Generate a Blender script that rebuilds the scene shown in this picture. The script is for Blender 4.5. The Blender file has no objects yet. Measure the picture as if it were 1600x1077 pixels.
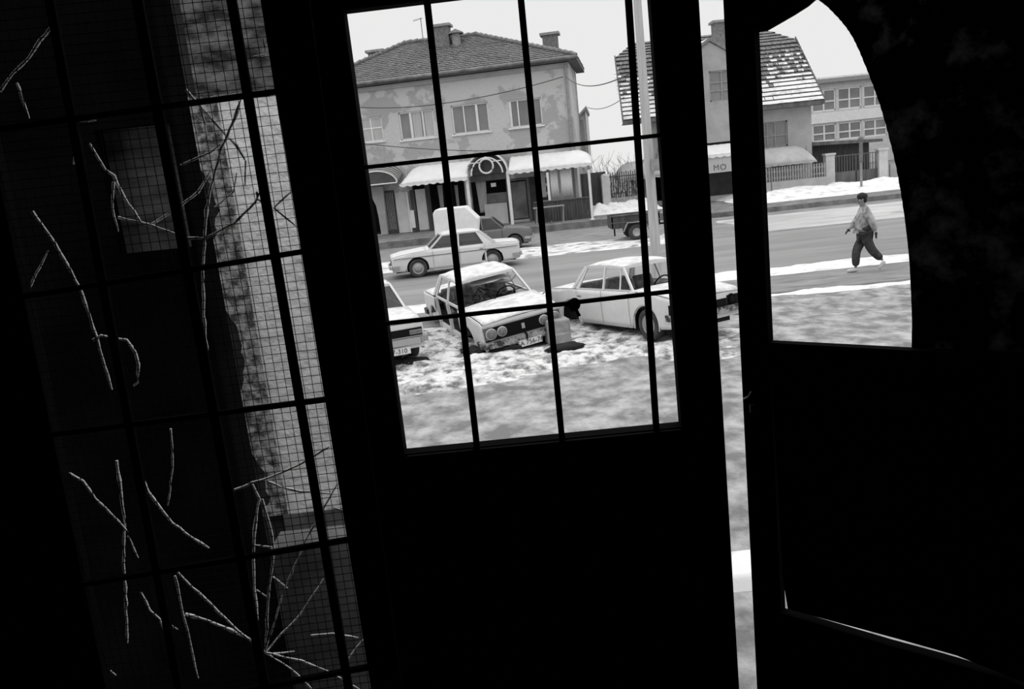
import bpy, math, random
from mathutils import Vector, Matrix, noise
random.seed(7)
C = bpy.context.scene.collection
PI = math.pi
# ------------------------------------------------------------------ camera
F_PX, PITCH, ROLL, EYE = 1270.0, 12.15, 6.0, 2.95
cd = bpy.data.cameras.new('camera'); cam = bpy.data.objects.new('camera', cd); C.objects.link(cam)
cd.sensor_width = 36; cd.lens = 36*F_PX/1600; cd.clip_start = .02; cd.clip_end = 500
p_, r_ = math.radians(PITCH), math.radians(ROLL)
FW = Vector((0, math.cos(p_), -math.sin(p_))); R0 = Vector((1, 0, 0)); U0 = R0.cross(FW)
RT = R0*math.cos(r_) - U0*math.sin(r_); UP = U0*math.cos(r_) + R0*math.sin(r_)
O = Vector((0, 0, EYE))
M = Matrix((RT, UP, -FW)).transposed().to_4x4(); M.translation = O
cam.matrix_world = M
bpy.context.scene.camera = cam
vs = bpy.context.scene.view_settings
vs.view_transform = 'Standard'; vs.look = 'None'; vs.gamma = 1; vs.use_curve_mapping = False
vs.exposure = 0.0
# ------------------------------------------------------------------ overcast sky, brighter overhead
W = bpy.data.worlds.new('overcast'); bpy.context.scene.world = W; W.use_nodes = True
nt = W.node_tree; nt.nodes.clear()
o_ = nt.nodes.new('ShaderNodeOutputWorld'); bg = nt.nodes.new('ShaderNodeBackground')
tc = nt.nodes.new('ShaderNodeTexCoord'); sp = nt.nodes.new('ShaderNodeSeparateXYZ'); rp = nt.nodes.new('ShaderNodeValToRGB')
nt.links.new(tc.outputs['Generated'], sp.inputs[0]); nt.links.new(sp.outputs[2], rp.inputs[0])
nt.links.new(rp.outputs[0], bg.inputs[0]); nt.links.new(bg.outputs[0], o_.inputs[0])
rp.color_ramp.elements[0].position = .25; rp.color_ramp.elements[0].color = (.42, .42, .42, 1)
rp.color_ramp.elements[1].position = .8; rp.color_ramp.elements[1].color = (.95, .95, .95, 1)
bg.inputs[1].default_value = 1.98
# ------------------------------------------------------------------ helpers
def ray(px, py): return FW + RT*((px-800)/F_PX) - UP*((py-538.5)/F_PX)
def at(px, py, Y): v = ray(px, py); return O + v*(Y/v.y)                 # photo point at distance Y
def gnd(px, py, z=0.0): v = ray(px, py); return O + v*((z-EYE)/v.z)
class Plane:                                                             # upright plane through o, along direction angle a
    def __init__(s, o, a): s.o = Vector(o); s.a = a; s.d = Vector((math.cos(a), math.sin(a), 0)); s.n = Vector((math.sin(a), -math.cos(a), 0))
    def hit(s, px, py, off=0.0):
        v = ray(px, py); q = s.o + s.n*off; t = (q-O).dot(s.n)/v.dot(s.n); return O + v*t
    def uv(s, px, py, off=0.0): P = s.hit(px, py, off); return ((P-s.o).dot(s.d), P.z)
class MB:
    def __init__(s): s.v = []; s.f = []; s.sm = []; s.mi = []; s.cur = 0
    def add(s, vs, fs, smooth=False):
        b = len(s.v); s.v += [tuple(x) for x in vs]; s.f += [tuple(b+i for i in f) for f in fs]; s.sm += [smooth]*len(fs); s.mi += [s.cur]*len(fs); return s
    def box(s, x0, x1, y0, y1, z0, z1):
        vs = [(x, y, z) for z in (z0, z1) for y in (y0, y1) for x in (x0, x1)]
        return s.add(vs, [(0, 2, 3, 1), (4, 5, 7, 6), (0, 1, 5, 4), (2, 6, 7, 3), (0, 4, 6, 2), (1, 3, 7, 5)])
    def prism(s, poly, d):                                               # polygon (3d points) extruded along vector d
        n = len(poly); a = [Vector(p) for p in poly]; d = Vector(d)
        return s.add(a+[p+d for p in a], [tuple(range(n)), tuple(range(2*n-1, n-1, -1))]+[(i, n+i, n+(i+1) % n, (i+1) % n) for i in range(n)])
    def beam(s, p, q, w, t, up=(0, 0, 1)):
        p, q = Vector(p), Vector(q); d = (q-p).normalized(); a = d.cross(Vector(up))
        if a.length < 1e-4: a = d.cross(Vector((0, 1, 0)))
        a.normalize(); b = a.cross(d).normalized(); a *= w/2; b *= t/2
        return s.prism([p-a-b, p+a-b, p+a+b, p-a+b], q-p)
    def tube(s, pts, r, n=8, cap=True, smooth=True):
        pts = [Vector(p) for p in pts]; rs = r if isinstance(r, (list, tuple)) else [r]*len(pts); vs = []; 
        for i, p in enumerate(pts):
            d = (pts[min(i+1, len(pts)-1)]-pts[max(i-1, 0)]).normalized()
            ref = Vector((0, 0, 1)) if abs(d.z) < .9 else Vector((1, 0, 0))
            a = d.cross(ref).normalized(); b = d.cross(a).normalized()
            vs += [p+(a*math.cos(2*PI*k/n)+b*math.sin(2*PI*k/n))*rs[i] for k in range(n)]
        fs = [(i*n+k, i*n+(k+1) % n, (i+1)*n+(k+1) % n, (i+1)*n+k) for i in range(len(pts)-1) for k in range(n)]
        s.add(vs, fs, smooth)
        if cap: s.add(vs[:n], [tuple(range(n))]); s.add(vs[-n:], [tuple(range(n-1, -1, -1))])
        return s
    def lathe(s, prof, c, ax, n=28, smooth=True):                        # prof (radius, offset) about axis ax through c
        c, ax = Vector(c), Vector(ax).normalized(); ref = Vector((0, 0, 1)) if abs(ax.z) < .9 else Vector((1, 0, 0))
        a = ax.cross(ref).normalized(); b = ax.cross(a).normalized(); m = len(prof)
        vs = [c+ax*h+(a*math.cos(2*PI*k/n)+b*math.sin(2*PI*k/n))*r for r, h in prof for k in range(n)]
        return s.add(vs, [(i*n+k, i*n+(k+1) % n, (i+1)*n+(k+1) % n, (i+1)*n+k) for i in range(m-1) for k in range(n)], smooth)
    def grid(s, rows, smooth=True):
        n = len(rows[0]); vs = [p for r in rows for p in r]
        return s.add(vs, [(i*n+k, i*n+k+1, (i+1)*n+k+1, (i+1)*n+k) for i in range(len(rows)-1) for k in range(n-1)], smooth)
    def blob(s, c, r, n=8, jit=.25, seed=0):
        rows = []; c = Vector(c); r = Vector(r) if hasattr(r, '__len__') else Vector((r, r, r))
        for i in range(n+1):
            th = PI*i/n; row = []
            for k in range(2*n+1):
                ph = 2*PI*(k % (2*n))/(2*n); d = Vector((math.sin(th)*math.cos(ph), math.sin(th)*math.sin(ph), math.cos(th)))
                m = 1+jit*noise.noise(d*1.7+Vector((seed*3.1, seed, 0))); row.append(c+Vector((d.x*r.x, d.y*r.y, d.z*r.z))*m)
            rows.append(row)
        return s.grid(rows)
    def build(s, name, m, parent=None, solid=0, bevel=0):
        me = bpy.data.meshes.new(name); me.from_pydata(s.v, [], s.f); me.update()
        for p, k in zip(me.polygons, s.sm): p.use_smooth = k
        o = bpy.data.objects.new(name, me); C.objects.link(o)
        for q in (m if isinstance(m, (list, tuple)) else [m]):
            if q: me.materials.append(q)
        if any(s.mi): me.polygons.foreach_set('material_index', s.mi)
        if parent: o.parent = parent
        if solid: md = o.modifiers.new('thickness', 'SOLIDIFY'); md.thickness = solid; md.offset = -1
        if bevel: md = o.modifiers.new('edges', 'BEVEL'); md.width = bevel; md.segments = 2; md.limit_method = 'ANGLE'
        return o
def empty(name, loc=(0, 0, 0), rz=0, parent=None):
    o = bpy.data.objects.new(name, None); C.objects.link(o); o.location = loc; o.rotation_euler = (0, 0, rz); o.parent = parent; o.empty_display_size = .2; return o
def tag(o, label=None, cat=None, group=None, kind=None):
    for k, v in (('label', label), ('category', cat), ('group', group), ('kind', kind)):
        if v: o[k] = v
    return o
def struct(o, label=None, cat=None): return tag(o, label, cat, kind='structure')
def mat(name, v, rough=.85, var=0., scale=4., bump=0., stretch=(1, 1, 1), v2=None, lo=.35, hi=.65, metal=0., detail=6, alpha=1., bscale=None, spec=.3):
    m = bpy.data.materials.new(name); m.use_nodes = True; t = m.node_tree; b = t.nodes['Principled BSDF']
    b.inputs['Roughness'].default_value = rough; b.inputs['Metallic'].default_value = metal; b.inputs['Base Color'].default_value = (v, v, v, 1)
    b.inputs['Alpha'].default_value = alpha; b.inputs['Specular IOR Level'].default_value = spec
    if v2 is None and var: v2 = v*(1+var); v = v*(1-var)
    if v2 is not None or bump:
        tx = t.nodes.new('ShaderNodeTexCoord'); mp = t.nodes.new('ShaderNodeMapping'); mp.inputs['Scale'].default_value = stretch
        t.links.new(tx.outputs['Object'], mp.inputs[0])
        nz = t.nodes.new('ShaderNodeTexNoise'); nz.inputs['Scale'].default_value = scale; nz.inputs['Detail'].default_value = detail; nz.inputs['Roughness'].default_value = .62
        t.links.new(mp.outputs[0], nz.inputs[0])
        if v2 is not None:
            cr = t.nodes.new('ShaderNodeValToRGB'); cr.color_ramp.elements[0].position = lo; cr.color_ramp.elements[1].position = hi
            cr.color_ramp.elements[0].color = (v, v, v, 1); cr.color_ramp.elements[1].color = (v2, v2, v2, 1)
            t.links.new(nz.outputs[0], cr.inputs[0]); t.links.new(cr.outputs[0], b.inputs['Base Color'])
        if bump:
            n2 = nz
            if bscale: n2 = t.nodes.new('ShaderNodeTexNoise'); n2.inputs['Scale'].default_value = bscale; n2.inputs['Detail'].default_value = 5; t.links.new(mp.outputs[0], n2.inputs[0])
            bp = t.nodes.new('ShaderNodeBump'); bp.inputs['Strength'].default_value = bump; bp.inputs['Distance'].default_value = .03
            t.links.new(n2.outputs[0], bp.inputs['Height']); t.links.new(bp.outputs[0], b.inputs['Normal'])
    return m
K = dict(
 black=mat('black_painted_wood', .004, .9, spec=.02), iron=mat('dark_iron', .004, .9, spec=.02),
 ground=mat('trampled_frozen_ground', .15, .8, v2=.40, scale=2.4, bump=1.0, stretch=(1.1, .9, 1), lo=.40, hi=.64, detail=14, bscale=11),
 snowg=mat('dirty_snow', .13, .7, v2=.66, scale=4.2, bump=1.0, stretch=(1, 1, 1), lo=.38, hi=.56, detail=14, bscale=14), patchy=mat('patchy_snow', .2, .7, v2=.66, scale=2.2, bump=.6, stretch=(.8, 1.3, 1), lo=.38, hi=.52, detail=12, bscale=8),
 snow=mat('snow', .45, .7, v2=.74, scale=2.5, bump=.5, lo=.3, hi=.5, detail=8),
 road=mat('wet_asphalt', .17, .75, v2=.26, scale=.6, bump=.15, stretch=(.25, 1.2, 1), detail=10),
 walk=mat('sidewalk_asphalt', .13, .75, v2=.27, scale=2.2, bump=.2, stretch=(.4, 1.2, 1), detail=9),
 kerb=mat('kerb_stone', .1, .85, v2=.22, scale=2., bump=.3),
 plasterA=mat('house_plaster', .35, .95, v2=.49, scale=.5, lo=.475, hi=.505, bump=.9, detail=8, bscale=7),
 plasterB=mat('smooth_plaster', .33, .9, var=.12, scale=1.2, bump=.1),
 plasterW=mat('light_plaster', .5, .9, var=.1, scale=2, bump=.1),
 brick=mat('chimney_brick', .16, .95, var=.3, scale=9, bump=.3),
 white=mat('white_paint', .68, .6, var=.06, scale=3), curtain=mat('pale_curtain', .42, .9, var=.12, scale=3, stretch=(8, 8, .3)),
 hazepane=mat('hazy_pane', .2, .4, var=.2, scale=.5), pane=mat('window_pane', .13, .25, var=.4, scale=1.2), darkshop=mat('dark_interior', .03, .7, var=.4, scale=2),
 midwood=mat('brown_wood', .11, .8, var=.3, scale=3, stretch=(1, 1, .2)), darkwood=mat('dark_boards', .055, .85, var=.4, scale=2.5, stretch=(5, 5, .4)),
 awn=mat('white_canvas', .7, .85, var=.05, scale=2), awng=mat('grey_canvas', .4, .8, var=.15, scale=1.2),
 awnd=mat('dark_canvas', .07, .8, var=.2, scale=1.5), pole=mat('weathered_pole', .42, .9, var=.18, scale=3, stretch=(6, 6, .4), bump=.3),
 wcar=mat('white_car_paint', .6, .45, var=.05, scale=3, spec=.4), wcarS=mat('snowy_white_paint', .5, .6, v2=.72, scale=5, lo=.4, hi=.6, bump=.3, detail=8),
 gcar=mat('grey_car_paint', .13, .4, var=.05, scale=3, spec=.4), tyre=mat('tyre_rubber', .045, .85, var=.3, scale=6),
 chrome=mat('chrome_trim', .45, .35, metal=.8), dark=mat('black_plastic', .008, .7, spec=.08), under=mat('dark_underbody', .012, .9), lamp=mat('lamp_glass', .13, .2, var=.2, scale=20, spec=.6),
 seat=mat('torn_upholstery', .05, .9, v2=.16, scale=9, bump=.5), junk=mat('scrap_metal', .012, .8, v2=.12, scale=8, bump=.5, lo=.5, hi=.7),
 cglass=mat('car_glass', .03, .08, alpha=.55, spec=.6), plate=mat('number_plate_white', .62, .6), ink=mat('black_ink', .012, .7),
 rust=mat('scuffed_bumper', .03, .5, v2=.34, scale=7, lo=.45, hi=.6, metal=.2), hub=mat('hubcap_metal', .32, .4, metal=.3),
 stone=mat('concrete_block', .26, .95, var=.2, scale=8, bump=.4), bark=mat('bare_twig', .13, .9), stem=mat('dry_creeper_bark', .7, .9, v2=.92, scale=40, bump=.3, stretch=(1, 1, 1)),
 wire=mat('black_cable', .06, .8), sheet=mat('dark_dusty_sheet', .01, .95, v2=.85, scale=9, lo=.52, hi=.68, detail=12, spec=.05, bump=.3),
 glassw=mat('dirty_wired_glass', .01, .6, alpha=.04, spec=.0), mesh=mat('wire_mesh_steel', .01, .9, spec=.02),
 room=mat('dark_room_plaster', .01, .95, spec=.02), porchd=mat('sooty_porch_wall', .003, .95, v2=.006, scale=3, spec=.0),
 skin=mat('skin', .2, .6), hair=mat('black_hair', .012, .7), jacket=mat('pale_jacket', .16, .9, v2=.38, scale=6, lo=.42, hi=.58), sweater=mat('dark_sweater', .05, .9),
 trousers=mat('dark_trousers', .025, .9, v2=.06, scale=8), shoe=mat('pale_shoe', .5, .7), glove=mat('dark_glove', .04, .8))

# ------------------------------------------------------------------ terrain
def terrain(name, x0, x1, y0, y1, nx, ny, zf, m, label, cat, kind='structure'):
    rows = []
    for j in range(ny+1):
        y = y0+(y1-y0)*j/ny; rows.append([(x0+(x1-x0)*i/nx, y, zf(x0+(x1-x0)*i/nx, y)) for i in range(nx+1)])
    o = MB().grid(rows).build(name, m); tag(o, label, cat, kind=kind); return o
def nz(x, y, s, a, seed=0): return a*noise.fractal(Vector((x*s, y*s*1.6, seed)), 1.0, 2.1, 5)
terrain('yard_ground', -22, 34, 2.25, 15.75, 280, 130, lambda x, y: nz(x, y, .9, .035)-.03, K['ground'], 'trampled grey frozen ground in front of the doors', 'ground')
# rutted snow lying round the wrecks
def bank(x, y):
    xl = x-(-.1+.1*(y-12)); e = min(1, max(0, (y-11.3-.35*math.sin(x*1.3))/.5))*min(1, max(0, (4.4-x)/1.6))*min(1, max(0, (x+9)/2))
    e *= 1-.75*math.exp(-((x-.1)**2/.9+(y-13.75)**2/.25)); return -.10+e*(.13+nz(x, y, 1.4, .07, 3)+nz(x, y, 5, .035, 8))
terrain('snow_bank', -9, 4.6, 10.8, 15.8, 300, 130, bank, K['snowg'], 'lumpy rutted dirty snow around the three wrecked cars', 'snow', 'stuff')
terrain('snow_ridge', -22, 30, 15.62, 16.1, 300, 6, lambda x, y: -.05+max(0, 1-abs(y-15.85)/.24)*(.07+nz(x, y, 1.6, .09, 5)), K['snow'], 'thin broken ridge of snow along the near kerb', 'snow', 'stuff')
MB().box(-60, 60, 16.0, 19.3, -.3, .0).build('sidewalk_near', K['walk']); struct(bpy.data.objects['sidewalk_near'], 'grey near sidewalk the pedestrian walks on', 'sidewalk')
terrain('snow_strip', -22, 30, 17.95, 19.45, 320, 14, lambda x, y: -.04+max(0, min(1, (y-17.95)/.3, (19.45-y)/.3))*(.075+nz(x, y, 1.3, .04, 9)), K['snow'], 'long white strip of snow between near sidewalk and road', 'snow', 'stuff')
MB().box(-60, 60, 19.3, 27.2, -.3, -.01).build('road', K['road']); struct(bpy.data.objects['road'], 'grey wet street between the wrecks and the shops', 'road')
MB().box(-60, 60, 27.2, 37.0, -.3, -.005).build('parking_strip', K['walk']); struct(bpy.data.objects['parking_strip'], 'parking strip beyond the road where the dark hatchback stands', 'ground')
terrain('roadside_snow', -22, 7.2, 26.9, 31.0, 260, 40, lambda x, y: -.05+max(0, min(1, (y-26.9)/.3, (31.0-y)/.6, (7.2-x)/.5))*(.075+nz(x, y, .7, .05, 12)), K['patchy'], 'patchy snow beyond the road behind the white taxi', 'snow', 'stuff')
terrain('melting_snow', 8.3, 30, 27.3, 34.0, 160, 40, lambda x, y: -.05+max(0, min(1, (y-27.3)/.4, (34.-y)/.6, (x-8.3)/.8))*(.07+nz(x, y, .45, .035, 15)), mat('grey_slush', .3, .7, v2=.5, scale=.8, stretch=(.3, 1, 1), detail=8), 'flat greyish snow beyond the road on the right', 'snow', 'stuff')
MB().box(-60, 8.2, 37.0, 37.25, -.2, .3).box(-60, 8.2, 37.25, 60, -.2, .28).build('terrace', K['kerb']); struct(bpy.data.objects['terrace'], 'raised terrace with stone kerb in front of the shops', 'terrace')
MB().box(8.2, 60, 35.2, 35.5, -.2, .2).box(8.2, 60, 35.5, 140, -.3, .15).build('sidewalk_far', K['kerb']); struct(bpy.data.objects['sidewalk_far'], 'raised far sidewalk before the tiled house', 'sidewalk')
MB().box(-60, 8.2, 60, 140, -.3, .1).build('back_lots', K['walk']); struct(bpy.data.objects['back_lots'], 'ground behind the houses', 'ground')
terrain('snow_pile', 11.5, 34, 38.2, 44.6, 160, 40, lambda x, y: .1+max(0, min(1, (y-38.2)/1.4, (44.6-y)/.8, (x-11.5)/1.2))*(.32+nz(x, y, .5, .22, 21)), K['snow'], 'bright bank of shovelled snow in front of the fence on the right', 'snow', 'stuff')
terrain('snow_heap', 4.4, 8.3, 40.0, 44.0, 60, 40, lambda x, y: .2+max(0, min(1, (y-40.0)/1., (44.-y)/.8, (x-4.4)/.5, (8.3-x)/.6))*(.4+nz(x, y, .9, .3, 25)), K['snow'], 'small heap of snow by the white gate pillar', 'snow', 'stuff')
terrain('doorstep_snow', 1.0, 2.0, 5.0, 5.55, 40, 26, lambda x, y: -.06+max(0, min(1, (y-5.0)/.1, (5.55-y)/.1, (x-1.0)/.1, (2.-x)/.1))*.13, K['snow'], 'bright slab of clean snow on the ground seen low through the door gap', 'snow', 'stuff')

# ------------------------------------------------------------------ buildings
def wall_holes(mb, u0, u1, z0, z1, holes, y0=0, th=.3):
    us = sorted({u0, u1, *[h[0] for h in holes], *[h[1] for h in holes]}); zs = sorted({z0, z1, *[h[2] for h in holes], *[h[3] for h in holes]})
    us = [u for u in us if u0 <= u <= u1]; zs = [z for z in zs if z0 <= z <= z1]
    for i in range(len(us)-1):
        for j in range(len(zs)-1):
            cu, cz = (us[i]+us[i+1])/2, (zs[j]+zs[j+1])/2
            if not any(h[0] < cu < h[1] and h[2] < cz < h[3] for h in holes): mb.box(us[i], us[i+1], y0, y0+th, zs[j], zs[j+1])
    return mb
def window(par, u0, u1, z0, z1, vs, hs=(), fm='white', pm='hazepane', y=.08, fw=.07, sill=True, curtains=(), name='window'):
    m = MB()
    m.box(u0, u1, y, y+.06, z0, z0+fw).box(u0, u1, y, y+.06, z1-fw, z1).box(u0, u0+fw, y, y+.06, z0, z1).box(u1-fw, u1, y, y+.06, z0, z1)
    for a, w in vs: uu = u0+(u1-u0)*a; m.box(uu-w/2, uu+w/2, y-.01, y+.06, z0, z1)
    for a in hs: zz = z0+(z1-z0)*a; m.box(u0, u1, y-.005, y+.06, zz-fw/2, zz+fw/2)
    if sill: m.box(u0-.08, u1+.08, -.09, .1, z0-.07, z0)
    f = m.build(name, K[fm], par)
    MB().box(u0, u1, y+.04, y+.055, z0, z1).build('pane', K[pm], f)
    for a, b in curtains: MB().box(u0+(u1-u0)*a, u0+(u1-u0)*b, y+.02, y+.045, z0+.04, z1-.04).build('curtain', K['curtain'], f)
    return f
def tiles(mb, a, b, c, d, n=24, step=.035, cols=0, seed=0):
    """courses of tiles on the quad a-b (eave) to d-c (ridge); each course overlaps the one below"""
    a, b, c, d = map(Vector, (a, b, c, d)); N = (b-a).cross(d-a).normalized()
    if N.z < 0: N = -N
    rnd = random.Random(seed)
    for i in range(n):
        t0, t1 = i/n, (i+1.0)/n; L0, R0_ = a.lerp(d, t0), b.lerp(c, t0); L1, R1 = a.lerp(d, t1), b.lerp(c, t1)
        w = (R0_-L0).length; k = max(1, int(w/.27)) ; off = .5 if i % 2 else 0
        for j in range(-1, k+1):
            s0, s1 = max(0, (j+off)/k), min(1, (j+1+off-.09)/k)
            if s1 <= s0: continue
            lift = step*(1+.5*rnd.random()); p, q, r, s_ = L0.lerp(R0_, s0), L0.lerp(R0_, s1), L1.lerp(R1, s1), L1.lerp(R1, s0)
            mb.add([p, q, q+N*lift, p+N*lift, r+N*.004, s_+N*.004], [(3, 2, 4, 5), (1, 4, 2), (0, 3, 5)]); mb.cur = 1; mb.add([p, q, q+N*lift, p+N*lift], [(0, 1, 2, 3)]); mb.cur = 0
    mb.prism([a, b, c, d], -N*.08)
    return mb
tile_edge = mat('shaded_tile_edge', .04, .95); roofmA = [mat('grey_roof_tiles', .12, .85, v2=.22, scale=5, detail=8), tile_edge]; roofmB = [mat('weathered_tiles', .12, .85, v2=.24, scale=5, detail=8), tile_edge]  # dark lip colour paints in the shade under each overlapping course
def chimney(par, x, y, z0, z1, w=.7, cap=True, m='brick'):
    c = MB().box(x-w/2, x+w/2, y-.35, y+.35, z0, z1-.12).build('chimney', K[m], par)
    MB().box(x-w/2-.12, x+w/2+.12, y-.45, y+.45, z1-.12, z1).build('chimney_cap', K['stone'], c)
# --- house with the shops
AA = math.radians(-9.5); AO = Vector((4.1, 41.0, 0))-Vector((math.cos(AA), math.sin(AA), 0))*13.2
PA_ = Plane(AO, AA); A = empty('plaster_house', AO, AA)
tag(A, 'two-storey house with peeling plaster, tiled hip roof and brick chimneys, shops below', 'house')
def rect(P, x0, y0, x1, y1, off=0):                                       # photo rectangle (its centre lines) to u0,u1,z0,z1
    cx, cy = (x0+x1)/2, (y0+y1)/2
    return P.uv(x0, cy, off)[0], P.uv(x1, cy, off)[0], P.uv(cx, y1, off)[1], P.uv(cx, y0, off)[1]
w1, w2, w3, w4 = rect(PA_, 562, 183, 598, 222), rect(PA_, 624, 173, 679, 217), rect(PA_, 706, 162, 764, 208), rect(PA_, 795, 154, 847, 198)
s1, s2, s3 = rect(PA_, 648, 300, 730, 362), rect(PA_, 737, 282, 795, 343), rect(PA_, 797, 282, 825, 343)
d1 = rect(PA_, 572, 292, 592, 385)
for s in (s1, s2, s3, d1): pass
ZE = PA_.uv(885, 92)[1]-.15
s1 = (s1[0], s1[1], .75, s1[3]+.45); s2 = (s2[0], s2[1], .3, s2[3]); s3 = (s3[0], s3[1], .4, s3[3]); d1 = (d1[0]-.6, d1[1], .3, 2.6)
wall_holes(MB(), 0, 13.2, .2, ZE, [w1, w2, w3, w4, s1, s2, s3, d1]).box(0, .3, .3, 5.5, .2, ZE).box(12.9, 13.2, .3, 5.5, .2, ZE).box(0, 13.2, 5.2, 5.5, .2, ZE).build('wall', K['plasterA'], A)
MB().box(.4, 12.8, 3.2, 3.3, .3, 3.2).box(.4, 12.8, .5, 5.2, 3.2, 3.4).build('shop_interior', K['darkshop'], A)
window(A, *w1, [(.5, .07)], (.55,), curtains=[(.04, .48), (.52, .96)])
window(A, *w2, [(.33, .12), (.68, .08)], curtains=[(.38, .62), (.72, .96)])
window(A, *w3, [(.33, .06), (.68, .12)], curtains=[])
window(A, *w4, [(.04, .14), (.28, .06)], curtains=[])
# hip roof
ov = .45; rz = ZE+.18; zr = 9.9
e = [(-ov, -ov, rz), (13.2+ov, -ov, rz), (13.2+ov, 5.5+ov, rz), (-ov, 5.5+ov, rz)]; ra, rb = (4.6, 2.75, zr), (8.4, 2.75, zr-.05)
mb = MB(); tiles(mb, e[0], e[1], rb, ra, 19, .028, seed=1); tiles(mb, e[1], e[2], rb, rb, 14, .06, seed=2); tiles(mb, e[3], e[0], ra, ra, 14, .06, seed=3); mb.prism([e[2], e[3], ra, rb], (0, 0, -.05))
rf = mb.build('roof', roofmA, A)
rg = MB()
for p, q in ((ra, rb), (e[0], ra), (e[1], rb)):
    p, q = Vector(p), Vector(q); n = int((q-p).length/.33)
    for i in range(n): rg.tube([p.lerp(q, i/n)+Vector((0, 0, .05)), p.lerp(q, (i+1.08)/n)+Vector((0, 0, .09))], [.09, .11], 6)
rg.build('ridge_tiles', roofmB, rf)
MB().box(-ov, 13.2+ov, -ov, 0, rz-.16, rz-.06).box(13.2, 13.2+ov, 0, 5.5+ov, rz-.16, rz-.06).box(-ov, 0, 0, 5.5+ov, rz-.16, rz-.06).build('eaves', K['midwood'], A)
MB().tube([(-ov-.05, -ov-.07, rz-.04), (13.2+ov+.05, -ov-.07, rz-.04)], .08, 8).build('gutter', K['kerb'], A)
MB().tube([(13.05, -.1, rz-.2), (13.05, -.1, .4)], .06, 8).build('downpipe', K['stone'], A)
MB().box(0, 13.2, -.12, 0, ZE-.22, ZE-.02).build('cornice', K['plasterB'], A)
def roofpt(px, py, depth):  # point in house space at a local depth behind the facade
    u, z = PA_.uv(px, py, -depth); return u, z
for (px, pb, pt, dep, w) in ((588, 92, 79, 2.4, .75), (690, 62, 39, 2.3, .75), (859, 84, 52, 2.7, .75)):
    u, z1 = roofpt(px, pt, dep); chimney(A, u, dep, z1-1.9, z1, w)
u, z1 = roofpt(711, 45, 2.1)
c = MB().lathe([(.22, -1.3), (.22, -.25)], (u, 2.1, z1), (0, 0, 1), 12).build('vent_stack', K['stone'], A); MB().lathe([(.42, -.25), (.38, -.18), (.02, 0)], (u, 2.1, z1), (0, 0, 1), 12).build('cowl', K['brick'], c)
u, z1 = roofpt(770, 68, 1.6); MB().box(u-.5, u+.5, 1.5, 2.0, z1-.35, z1).build('skylight', K['brick'], A)
u, z1 = roofpt(657, 28, 2.75); z0 = roofpt(661, 60, 2.75)[1]-.3
an = MB().tube([(u, 2.75, z0), (u, 2.75, z1)], .018, 6).tube([(u-.4, 2.75, z1-.1), (u+.1, 2.75, z1-.02)], .012, 6)
for k in range(5): an.tube([(u-.38+k*.1, 2.55, z1-.09+k*.016), (u-.38+k*.1, 2.95, z1-.09+k*.016)], .008, 4)
tag(an.build('television_antenna', K['wire']), 'thin television aerial on the ridge left of the tall brick chimney', 'antenna')
bpy.data.objects['television_antenna'].matrix_world = Matrix.Translation(AO) @ Matrix.Rotation(AA, 4, 'Z')
# shopfront left: posts, white panel, curtains
def fbox(name, r, y0, y1, m, par=A): return MB().box(r[0], r[1], y0, y1, r[2], r[3]).build(name, K[m], par)
r_ = rect(PA_, 653, 295, 671, 366); fbox('white_shop_panel', (r_[0], r_[1], .35, r_[3]), -.1, 0, 'plasterW')
r_ = rect(PA_, 645, 300, 652, 366); fbox('shop_pier', (r_[0], r_[1], .3, r_[3]+.1), -.14, 0, 'darkwood')
r_ = rect(PA_, 671, 330, 678, 366); fbox('shop_pier', (r_[0], r_[1], .3, 2.7), -.14, 0, 'darkwood')
def drape(u0, u1, z0, z1, y, knot=.55, par=A, side=0):
    rows = []
    for i in range(13):
        t = i/12; z = z1+(z0-z1)*t; k = 1-.55*math.exp(-((t-knot)/.28)**2) if side else 1-.35*t
        row = []
        for j in range(17):
            s = j/16; row.append((u0+(u1-u0)*(s*k+(.5*(1-k) if not side else 0)), y+.04*math.sin(s*28), z))
        rows.append(row)
    return MB().grid(rows).build('drape', K['curtain'], par, solid=.01)
for x0, x1 in ((681, 693), (708, 717)):
    a0, b0 = PA_.uv(x0, 290), PA_.uv(x1, 322); drape(a0[0], b0[0], b0[1]-.3, a0[1], .25)
a0, b0 = PA_.uv(741, 284), PA_.uv(751, 330); drape(a0[0], a0[0]+.55, b0[1]-.1, a0[1], .25)
r_ = rect(PA_, 757, 318, 793, 343); fbox('entrance_panel', (r_[0], r_[1], .3, r_[3]), .1, .16, 'plasterW')
r_ = rect(PA_, 755, 302, 791, 318); fbox('counter_window', r_, .3, .36, 'pane')
r_ = rect(PA_, 767, 286, 775, 292); fbox('small_sign', r_, .0, .04, 'white')
r_ = rect(PA_, 736, 270, 794, 282); fbox('lintel', r_, -.15, .0, 'midwood')
r_ = rect(PA_, 798, 280, 824, 342); dr = fbox('glass_door', (s3[0]+.06, s3[1]-.06, .45, s3[3]-.06), .1, .14, 'pane')
m = MB(); u0, u1, z0, z1 = s3; m.box(u0-.12, u0, -.06, .16, .3, z1+.12).box(u1, u1+.14, -.06, .16, .3, z1+.12).box(u0, u1, -.06, .16, z1, z1+.12); m.build('door_frame', K['midwood'], A)
r_ = rect(PA_, 827, 275, 860, 340); fbox('dark_cladding', (r_[0], r_[1], .3, r_[3]), -.04, 0, 'darkshop')
r_ = rect(PA_, 842, 270, 856, 308); sh = MB()
for k in range(4): z = r_[3]-.1-k*.42; sh.box(r_[0], r_[1], -.1, -.05, z-.14, z)
sh.box(r_[0]+.1, r_[1]-.1, -.05, -.01, r_[2], r_[3]).build('slatted_board', K['plasterW'], A)
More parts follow.
